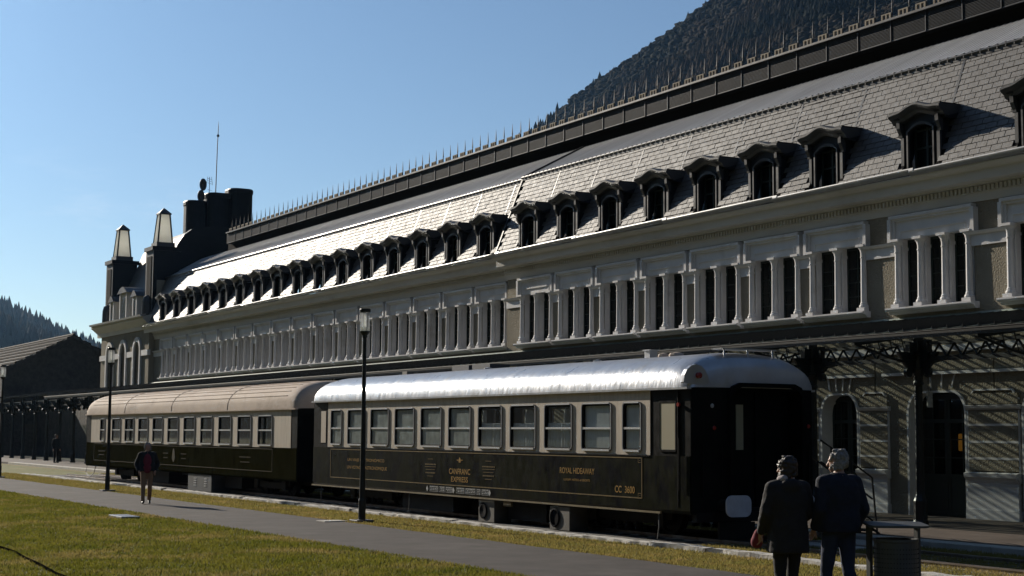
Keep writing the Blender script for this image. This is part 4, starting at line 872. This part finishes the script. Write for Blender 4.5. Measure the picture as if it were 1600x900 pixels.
# ------------------------------------------------------------------ litter bin and boarding stairs
bx_, by_ = 12.43, 12.88
bn = thing('litter_bin', (bx_, by_, 0), 'dark perforated metal litter bin with flat hood beside the walking couple', 'litter bin')
MB().lathe([(.225, .10), (.243, .12), (.243, .88), (.252, .89), (.252, .92), (.235, .92), (.235, .5)], (bx_, by_, 0), 28).build('drum', M['cabinet'], bn)
hm = MB(); 
for k in range(44):
    a = 2*math.pi*k/44
    for j in range(14): hm.lathe([(.006, .002), (.006, -.001)], (bx_+.2435*math.cos(a), by_+.2435*math.sin(a), .16+j*.05), 5, 'x' if abs(math.cos(a)) > .7 else 'y')
kind(hm.build('perforation', M['recess'], bn), 'stuff')
for s in (-1, 1):
    vx, vy = s*.27*math.cos(yaw), -s*.27*math.sin(yaw)
    MB().box(-.022, .022, -.03, .03, 0, 1.08).build('post', M['cabinet'], bn, org=(0, 0, 0)).location = (vx+.12*math.sin(yaw), vy+.12*math.cos(yaw), 0)
rings = [[(bx_+p_[0]*math.cos(yaw)+p_[1]*math.sin(yaw), by_-p_[0]*math.sin(yaw)+p_[1]*math.cos(yaw), z+.05*p_[1]) for p_ in rrect(-.33, .33, -.25, .25, .1)] for z in (1.06, 1.085)]
MB().loft(rings).build('hood', M['cabinet'], bn)
bs = thing('boarding_stairs', (21.2, 23.6, PZ), 'dark metal boarding steps with tube handrails behind the coach end', 'stairs')
for k in range(4): MB().box(20.62+.3*k, 20.90+.3*k, 23.15, 24.05, .78-.2*k, .82-.2*k).build('step', M['iron'], bs)
for y in (23.1, 24.1):
    MB().tube([(20.6, y, .85), (21.85, y, .13)], .025, 6).build('stringer', M['iron'], bs)
    for dz in (0, -.42, -.85): MB().tube([(20.35, y, 1.98+dz), (21.15, y, 1.55+dz), (21.68, y, 1.24+dz)], .018, 6).build('handrail', M['iron'], bs)
    for x, z in ((20.62, 1.85), (21.15, 1.55)): MB().tube([(x, y, .2), (x, y, z)], .018, 6).build('baluster', M['iron'], bs)
    MB().tube([(21.68, y, 1.24), (21.8, y, .13)], .02, 6).build('baluster', M['iron'], bs)

# ------------------------------------------------------------------ people
def capsule(m, p0, r0, p1, r1, n=12):
    p0, p1 = Vector(p0), Vector(p1); d = (p1-p0); ln = d.length; d = d/ln if ln > 1e-6 else Vector((0, 0, 1))
    a = Vector((0, 0, 1)) if abs(d.z) < .9 else Vector((1, 0, 0)); u = d.cross(a).normalized(); v = d.cross(u); rings = []
    for t in (-1, -.85, -.5, 0): rings.append((p0+d*r0*t, r0*math.sqrt(max(.0004, 1-t*t))))
    for t in (0, .5, .85, 1): rings.append((p1+d*r1*t, r1*math.sqrt(max(.0004, 1-t*t))))
    m.loft([[c+r*(math.cos(2*math.pi*k/n)*u+math.sin(2*math.pi*k/n)*v) for k in range(n)] for c, r in rings])
def ell(m, c, rx, ry, rz, n=14):
    m.loft([[(c[0]+rx*math.sin(t)*math.cos(a), c[1]+ry*math.sin(t)*math.sin(a), c[2]+rz*math.cos(t)) for a in np.linspace(0, 2*math.pi, n, endpoint=False)] for t in np.linspace(.04, math.pi-.04, 11)])
def chain(m, pts): 
    for (p0, r0), (p1, r1) in zip(pts[:-1], pts[1:]): capsule(m, p0, r0, p1, r1)
def organic(m, name, mt, root, vox=.014, it=4):
    me = m.mesh(name, mt); o = place(name, me, root, WL[root.name])
    r = o.modifiers.new('r', 'REMESH'); r.mode = 'VOXEL'; r.voxel_size = vox; r.use_smooth_shade = True
    s_ = o.modifiers.new('s', 'SMOOTH'); s_.factor = .5; s_.iterations = it; return o
def hand(m, w, e, s, curl=.5):
    """palm and five fingers continuing the forearm e->w; s is the side"""
    w, e = Vector(w), Vector(e); d = (w-e).normalized(); f = Vector((0, -1, 0)); n = d.cross(f).normalized() if abs(d.dot(f)) < .9 else Vector((1, 0, 0)); f = n.cross(d)*-1
    pa = w+d*.09; capsule(m, w, .027, pa, .030)
    for k, (o, ln) in enumerate(((.030, .068), (.011, .078), (-.010, .073), (-.029, .058))):
        b = pa+f*o; mid = b+d*ln*.55-n*s*.01; tip = mid+(d*(1-curl)-n*s*curl).normalized()*ln*.5
        capsule(m, b, .0105, mid, .0095, 8); capsule(m, mid, .0095, tip, .008, 8)
    t0 = w+d*.03+f*.025; t1 = t0+(f+d*.8).normalized()*.05; capsule(m, t0, .013, t1, .011, 8); capsule(m, t1, .011, t1+(d+f*.2).normalized()*.03, .009, 8)
def person(loc, rz, h, label, cfg):
    t = thing('person', loc, label, 'person'); t.rotation_euler = (0, 0, rz); k = h/1.75; t.scale = (k, k, k); WL[t.name] = (0, 0, 0)
    J = cfg['J']; hd = Vector(J['head']); tl = cfg.get('turn', 0.)
    b = MB()
    hx = Vector((math.sin(tl), -math.cos(tl), 0)); hs_ = Vector((math.cos(tl), math.sin(tl), 0))
    def hp(f, s, z): return tuple(hd+hx*f+hs_*s+Vector((0, 0, z)))
    ell(b, hp(0, 0, .035), .078, .092, .092); capsule(b, hp(.015, 0, .0), .068, hp(.035, 0, -.065), .045)
    capsule(b, hp(.085, 0, .01), .012, hp(.10, 0, -.025), .017, 8); capsule(b, hp(.07, .022, -.06), .012, hp(.07, -.022, -.06), .012, 8)
    capsule(b, hp(.068, .04, .028), .016, hp(.068, -.04, .028), .016, 8)
    for s in (-1, 1): ell(b, hp(-.005, s*.08, .0), .014, .02, .032, 8)
    capsule(b, hp(-.015, 0, -.06), .055, (0, .01, 1.46), .06)
    chain(b, [((0, .01, 1.42), .10), ((0, 0, 1.2), .11), ((0, 0, .98), .11)])
    for s, S in ((-1, 'R'), (1, 'L')):
        sh, el, wr = J['sh'+S], J['el'+S], J['wr'+S]; chain(b, [((s*.08, .01, 1.40), .06), (sh, .05), (el, .038), (wr, .026)]); hand(b, wr, el, s, .45)
        hp_, kn, an_ = J['hp'+S], J['kn'+S], J['an'+S]; chain(b, [((0, 0, .96), .09), (hp_, .075), (kn, .05), (an_, .036)])
    organic(b, 'body', cfg['skin'], t, .0085, 3)
    jk = MB(); low = cfg['hem']
    prof = [(low, .225, .165, 0), (low+.02, .23, .17, 0), (low+.2, .222, .16, .0), (1.1, .215, .15, .005), (1.25, .222, .148, .01), (1.36, .218, .135, .015), (1.43, .17, .105, .02), (1.475, .085, .078, .01), (1.50, .078, .072, .0)]
    jk.loft([[(rx*math.copysign(abs(math.cos(a))**.8, math.cos(a)), yo+ry*math.copysign(abs(math.sin(a))**.8, math.sin(a)), z) for a in np.linspace(0, 2*math.pi, 24, endpoint=False)] for z, rx, ry, yo in prof])
    for s, S in ((-1, 'R'), (1, 'L')):
        sh, el, wr = J['sh'+S], J['el'+S], J['wr'+S]; w2 = tuple(Vector(el).lerp(Vector(wr), .93)); chain(jk, [((s*.12, .01, 1.41), .08), (sh, .08), (el, .066), (w2, .054)])
    if cfg.get('hood'): ell(jk, (0, .10, 1.42), .13, .07, .085)
    jo = organic(jk, 'jacket', cfg['jacket'], t, .013, 5)
    jo.modifiers.new('d', 'DISPLACE'); tx = bpy.data.textures.new('folds', 'CLOUDS'); tx.noise_scale = .11; jo.modifiers['d'].texture = tx; jo.modifiers['d'].strength = .022; jo.modifiers['d'].mid_level = .5
    if cfg.get('shirt'):
        sh_ = MB(); ell(sh_, (0, -.09, 1.2), .125, .10, .23); ell(sh_, (0, -.095, 1.02), .14, .105, .15); capsule(sh_, (0, -.03, 1.40), .055, (0, -.02, 1.45), .05); organic(sh_, 'sweater', cfg['shirt'], t, .013, 4)
    tr_ = MB(); ell(tr_, (0, .01, .97), .165, .12, .13)
    for s, S in ((-1, 'R'), (1, 'L')):
        hp_, kn, an_ = J['hp'+S], J['kn'+S], J['an'+S]; chain(tr_, [((s*.06, .005, .95), .11), (hp_, .098), (kn, .068), (an_, .056)])
        capsule(tr_, an_, .056, tuple(Vector(an_)-Vector((0, 0, .015))), .06)
    to_ = organic(tr_, 'trousers', cfg['trousers'], t, .013, 4)
    to_.modifiers.new('d', 'DISPLACE'); to_.modifiers['d'].texture = tx; to_.modifiers['d'].strength = .014
    for s, S in ((-1, 'R'), (1, 'L')):
        an_ = Vector(J['an'+S]); sp_ = MB(); pt = cfg.get('pitch'+S, 0.); dn = Vector((0, -math.cos(pt), -math.sin(pt)))
        hl = an_+Vector((0, .03, -.045)); capsule(sp_, hl, .042, hl+dn*.10, .042); capsule(sp_, hl+dn*.08, .044, hl+dn*.20, .034); organic(sp_, 'shoe', cfg['shoes'], t, .011, 3)
    hr = MB(); ell(hr, hp(-.022, 0, .058), .085, .092, .085); ell(hr, hp(-.035, 0, .0), .078, .072, .075)
    rr = random.Random(3); cur = cfg.get('curly')
    for _ in range(150 if cur else 90):
        a, z = rr.uniform(.75, 2*math.pi-.75), rr.uniform(-.085 if cur else -.06, .12); rad = .092 if z < .06 else .092*math.sqrt(max(.05, 1-((z-.06)/.085)**2))
        q = hx*math.cos(a)*rad*1.05+hs_*math.sin(a)*rad*.95; c = hd-hx*.02+q+Vector((0, 0, z)); k_ = rr.uniform(.014, .026) if cur else rr.uniform(.010, .016); ell(hr, tuple(c), k_, k_, k_*(1 if cur else 1.7), 6)
    for _ in range(30):
        c = hd-hx*.02+hx*rr.uniform(-.06, .05)+hs_*rr.uniform(-.05, .05)+Vector((0, 0, .128+rr.uniform(-.006, .012))); ell(hr, tuple(c), .022, .022, .014, 6)
    organic(hr, 'hair', cfg['hair'], t, .0075, 1)
    if cfg.get('extra'): cfg['extra'](t, J, hp)
    return t
def fab(n, c, r=.9): return mat(n, c, tuple(min(1, v*1.35) for v in c), 9, r, bump=.25, bscale=60, bdist=.01)
base = dict(head=(0, -.02, 1.60), shL=(.185, .01, 1.40), shR=(-.185, .01, 1.40))
navy, black, charc = fab('navy_jacket', (.006, .008, .018)), fab('black_jacket', (.010, .011, .013)), fab('charcoal_coat', (.013, .011, .012))
jeans, khaki, dark = fab('blue_jeans', (.014, .022, .05)), fab('khaki_trousers', (.22, .13, .07)), fab('black_trousers', (.012, .012, .014))
grey, brown, shoe = mat('grey_hair', (.16, .155, .155), (.30, .29, .28), 45, .8, bump=.8, bscale=70, bdist=.02), fab('dark_brown_hair', (.020, .013, .010), .6), fab('black_shoes', (.012, .012, .013), .5)
# the man coming along the path
Jw = dict(base, elL=(.30, .10, 1.14), wrL=(.235, -.05, .95), elR=(-.30, .10, 1.14), wrR=(-.235, -.05, .95), hpL=(.09, 0, .90), hpR=(-.09, 0, .90), knR=(-.10, -.13, .49), anR=(-.105, -.20, .095), knL=(.09, -.05, .49), anL=(.095, .20, .15))
person((13.12, 43.45, .014), R(-14), 1.74, 'grey haired man in black jacket, maroon sweater and khaki trousers walking on the path', dict(J=Jw, hem=.93, skin=M['skin'], jacket=black, trousers=khaki, shoes=shoe, hair=grey, shirt=M['red'], pitchL=.5))
# the couple seen from behind
Jm = dict(base, head=(0, -.03, 1.60), elL=(.25, .06, 1.13), wrL=(.23, -.10, .93), elR=(-.27, .05, 1.13), wrR=(-.25, -.10, .93), hpL=(.09, 0, .90), hpR=(-.09, 0, .90), knL=(.10, -.10, .48), anL=(.10, -.12, .09), knR=(-.09, .02, .49), anR=(-.09, .24, .15))
person((12.02, 13.35, .014), R(168), 1.90, 'grey haired man in navy jacket and blue jeans walking away beside the litter bin', dict(J=Jm, hem=.88, skin=M['skin'], jacket=navy, trousers=jeans, shoes=shoe, hair=grey, turn=.75, pitchR=.5))
def muff(t, J, hp):
    m = MB(); w_ = Vector(J['wrL']); capsule(m, w_+Vector((.0, -.06, -.02)), .055, w_+Vector((.0, -.12, -.12)), .07); o = organic(m, 'glove', M['red'], t, .013, 3)
    m = MB(); capsule(m, (.05, -.03, 1.50), .05, (-.05, -.03, 1.50), .05); capsule(m, (.08, .0, 1.49), .045, (.06, .05, 1.50), .045); organic(m, 'scarf', fab('pale_scarf', (.34, .30, .30)), t, .013, 3)
    m = MB(); m.tube([hp(.08, .05, .05), hp(.03, .095, .045), hp(-.05, .09, .03)], .008, 6); m.build('glasses', M['decal'], t, org=(0, 0, 0))
Jf = dict(base, head=(0, -.03, 1.60), elL=(.27, .02, 1.14), wrL=(.26, -.12, .92), elR=(-.25, .05, 1.14), wrR=(-.20, -.16, 1.02), hpL=(.085, 0, .90), hpR=(-.085, 0, .90), knL=(.09, -.02, .48), anL=(.09, .10, .10), knR=(-.09, -.08, .49), anR=(-.09, -.14, .09))
person((11.50, 13.62, .014), R(165), 1.82, 'dark haired woman in long charcoal hooded coat holding a maroon glove, walking away', dict(J=Jf, hem=.70, skin=M['skin'], jacket=charc, trousers=dark, shoes=shoe, hair=brown, turn=.6, hood=1, curly=1, extra=muff))
Js = dict(base, elL=(.25, .04, 1.13), wrL=(.24, -.05, .88), elR=(-.25, .04, 1.13), wrR=(-.24, -.05, .88), hpL=(.09, 0, .90), hpR=(-.09, 0, .90), knL=(.10, -.02, .48), anL=(.10, 0, .09), knR=(-.10, -.02, .48), anR=(-.10, 0, .09))
person((23.4, 96.5, PZ), R(20), 1.75, 'small distant person in dark clothes standing by the canopy columns', dict(J=Js, hem=.9, skin=M['skin'], jacket=black, trousers=dark, shoes=shoe, hair=brown))

# ------------------------------------------------------------------ stone barn behind
bb = thing('stone_barn', (31.5, 126, 0), 'dark stone barn with sheet roof and gable end at the far left', 'building')
PKX, PKZ, EVZ, HWD = 31.6, 9.7, 6.9, 5.4
MB().prism([(PKX-HWD, 0), (PKX-HWD, EVZ), (PKX, PKZ), (PKX+HWD, EVZ), (PKX+HWD, 0)], 'y', 126, 190).build('wall', M['stone'], bb)
dx, dz = HWD+.3, (PKZ-EVZ)*(HWD+.3)/HWD
for s in (-1, 1):
    n = 7
    for k in range(n):
        t0, t1 = k/n, (k+.70)/n
        p0 = (PKX+s*dx*t0, PKZ+.16-dz*t0); p1 = (PKX+s*dx*t1, PKZ+.16-dz*t1)
        MB().prism([p0, (p1[0], p1[1]+.10), (p1[0], p1[1]-.02), (p0[0], p0[1]-.08)], 'y', 125.6, 190.5).build('roof_sheet', M['oldroof'], bb)
MB().tube([(PKX, 125.6, PKZ+.2), (PKX, 190.5, PKZ+.2)], .12, 6).build('ridge_cap', M['oldroof'], bb)
for s in (-1, 1): MB().prism([(PKX, PKZ+.1), (PKX+s*dx, PKZ+.1-dz), (PKX+s*dx, PKZ-.15-dz), (PKX, PKZ-.15)], 'y', 125.5, 125.65).build('verge_board', M['stone'], bb)
for x in (28.5, 31.5): 
    o = MB().box(x-.6, x+.6, 125.96, 126.0, .1, 2.6).build('door', M['sleeper'], bb)
aw = thing('annex_wall', (29.2, 112, 0), 'low dark stone wall between the station pavilion and the barn', 'wall')
MB().box(29.0, 29.5, 103.6, 126, 0, 4.9).build('wall', M['stone'], aw); MB().box(28.9, 29.6, 103.6, 126, 4.9, 5.05).build('coping', M['stone'], aw)

# ------------------------------------------------------------------ mountains round the valley
def pix_dir(px, py): d = fw+r2*(px-800)/2400-u2*(py-450)/2400; return math.degrees(math.atan2(d.x, d.y)), math.degrees(math.atan2(d.z, math.hypot(d.x, d.y)))
sil = [pix_dir(*q) for q in ((-900, 330), (-500, 360), (-200, 400), (-60, 440), (0, 474), (30, 490), (60, 503), (100, 527), (160, 548), (300, 540), (500, 440), (700, 310), (790, 225), (838, 195), (872, 165), (905, 138), (960, 102), (1000, 75), (1050, 38), (1085, 12), (1130, -20), (1200, -70), (1400, -190), (1700, -300))]
sil = [(-180, 15), (-150, 19), (-120, 26), (-90, 29), (-60, 26), (-35, 17), (-20, 11)]+sorted(sil)+[(70, 26), (90, 29), (120, 28), (150, 20), (180, 15)]
SA, SE = np.array([a for a, _ in sil]), np.array([e for _, e in sil])
def vnoise(x, y, s, seed):
    x = x/s+seed*17.3; y = y/s-seed*9.1; xi, yi = np.floor(x), np.floor(y); fx, fy = x-xi, y-yi; fx = fx*fx*(3-2*fx); fy = fy*fy*(3-2*fy)
    def hsh(a, b): return np.modf(np.abs(np.sin(a*127.1+b*311.7+seed)*43758.5453))[0]
    return (hsh(xi, yi)*(1-fx)+hsh(xi+1, yi)*fx)*(1-fy)+(hsh(xi, yi+1)*(1-fx)+hsh(xi+1, yi+1)*fx)*fy
RP, R0 = 1500., 520.
def hgt(az, r):
    e = np.interp(az, SA, SE); zp = RP*np.tan(np.radians(e))-7
    t = np.clip((r-R0)/(RP-R0), 0, 1.6); x, y = r*np.sin(np.radians(az)), r*np.cos(np.radians(az))
    z = zp*np.where(t < 1, t**1.25, 1-.55*(t-1)); nn = (vnoise(x, y, 160, 1)-.5)*60+(vnoise(x, y, 60, 2)-.5)*22
    return z+nn*np.clip(t, 0, 1)*np.clip(1-np.abs(t-.55)/.45, 0, 1)
azs = np.concatenate([np.arange(-180, 5, 3.), np.arange(5, 60, .35), np.arange(60, 180.1, 3.)]); rs = np.concatenate([np.linspace(R0, RP, 42), np.linspace(RP+40, 2000, 7)])
A, RR = np.meshgrid(azs, rs, indexing='ij'); Z = hgt(A, RR); V = np.stack([RR*np.sin(np.radians(A)), RR*np.cos(np.radians(A)), Z], -1).reshape(-1, 3); nr = len(rs)
F = [(i*nr+j, (i+1)*nr+j, (i+1)*nr+j+1, i*nr+j+1) for i in range(len(azs)-1) for j in range(nr-1)]
me = bpy.data.meshes.new('mountain'); me.from_pydata(V.tolist(), [], F); me.materials.append(M['terrain']); kind(place('mountain', me, None, (0, 0, 0)), 'structure')
def forest(name, n, a0, a1, conif, label, hmin, hmax, r0):
    az = rng.uniform(a0, a1, n); r = np.sqrt(rng.uniform(r0**2, (RP+25)**2, n)); z = hgt(az, r); x, y = r*np.sin(np.radians(az)), r*np.cos(np.radians(az))
    Vs, Fs = [], []; off = 0
    # conifer: three ragged tiers ; broadleaf: lumpy crown
    cv, cf = [], []
    for z0, z1, rr in ((.06, .5, .23), (.3, .76, .17), (.56, 1.0, .10)):
        b = len(cv)
        for k in range(7): q = 2*math.pi*k/7; cv.append((rr*math.cos(q)*(1+.25*(k % 2)), rr*math.sin(q)*(1+.25*(k % 2)), z0-.03*(k % 2)))
        cv.append((0, 0, z1)); cf += [(b+k, b+(k+1) % 7, b+7) for k in range(7)]
    dv, df = [], []
    for i in range(5):
        t = math.pi*(i+.5)/5
        for k in range(7): q = 2*math.pi*(k+.5*(i % 2))/7; dv.append((.42*math.sin(t)*math.cos(q), .42*math.sin(t)*math.sin(q), .5+.48*math.cos(t)))
    for i in range(4):
        for k in range(7): df += [(i*7+k, (i+1)*7+k, (i+1)*7+(k+1) % 7), (i*7+k, (i+1)*7+(k+1) % 7, i*7+(k+1) % 7)]
    df += [(0, 1, 2), (0, 2, 3), (0, 3, 4), (0, 4, 5), (0, 5, 6)]
    isc = (vnoise(x, y, 90, 5) < conif) | (rng.random(n) < .08); hh = rng.uniform(hmin, hmax, n)
    for kindv, (tv, tf) in ((True, (np.array(cv), np.array(cf))), (False, (np.array(dv), np.array(df)))):
        idx = np.where(isc == kindv)[0]
        if not len(idx): continue
        q = rng.uniform(0, 6.28, len(idx)); hgt_ = hh[idx]*(1.25 if kindv else .72); wd = hgt_*rng.uniform(.8, 1.25, len(idx))*(1.15 if kindv else 1.45)
        c_, s_ = np.cos(q)[:, None], np.sin(q)[:, None]; jit = rng.normal(1, .16, (len(idx), len(tv)))
        X = (tv[None, :, 0]*c_-tv[None, :, 1]*s_)*wd[:, None]*jit+x[idx][:, None]; Y = (tv[None, :, 0]*s_+tv[None, :, 1]*c_)*wd[:, None]*jit+y[idx][:, None]; Zz = tv[None, :, 2]*hgt_[:, None]*(.9+.1*jit)+z[idx][:, None]-1.5
        Vs.append(np.stack([X, Y, Zz], -1).reshape(-1, 3)); Fs.append((tf[None]+(np.arange(len(idx))*len(tv))[:, None, None]).reshape(-1, 3)+off); off += len(idx)*len(tv)
    V = np.concatenate(Vs); F = np.concatenate(Fs); m = len(F); me = bpy.data.meshes.new(name)
    me.vertices.add(len(V)); me.vertices.foreach_set('co', V.ravel()); me.loops.add(3*m); me.loops.foreach_set('vertex_index', F.ravel()); me.polygons.add(m); me.polygons.foreach_set('loop_start', np.arange(0, 3*m, 3)); me.polygons.foreach_set('loop_total', np.full(m, 3)); me.update(); me.materials.append(M['foliage'])
    return stuff(place(name, me, None, (0, 0, 0)), label, 'forest')
forest('mountain_forest', 13000, 29.5, 51, .24, 'bare brown and dark evergreen forest covering the steep mountain behind the station', 7, 12, 900)
forest('hillside_forest', 2600, 8.5, 18.5, .75, 'blue hazy conifer forest on the far left hillside', 11, 19, 1000)

# ------------------------------------------------------------------ valley haze
hz = bpy.data.materials.new('valley_haze'); hz.use_nodes = True; n_ = hz.node_tree.nodes; n_.remove(n_['Principled BSDF'])
pvn = n_.new('ShaderNodeVolumePrincipled'); pvn.inputs['Color'].default_value = (.34, .62, 1.0, 1); pvn.inputs['Density'].default_value = .00004; pvn.inputs['Anisotropy'].default_value = .8
hz.node_tree.links.new(pvn.outputs[0], n_['Material Output'].inputs['Volume'])
o = MB().box(-2300, 2300, -2300, 2300, -1.2, 1000).build('haze', hz); tag(o, 'thin pale blue haze filling the valley air', 'haze'); kind(o, 'stuff')
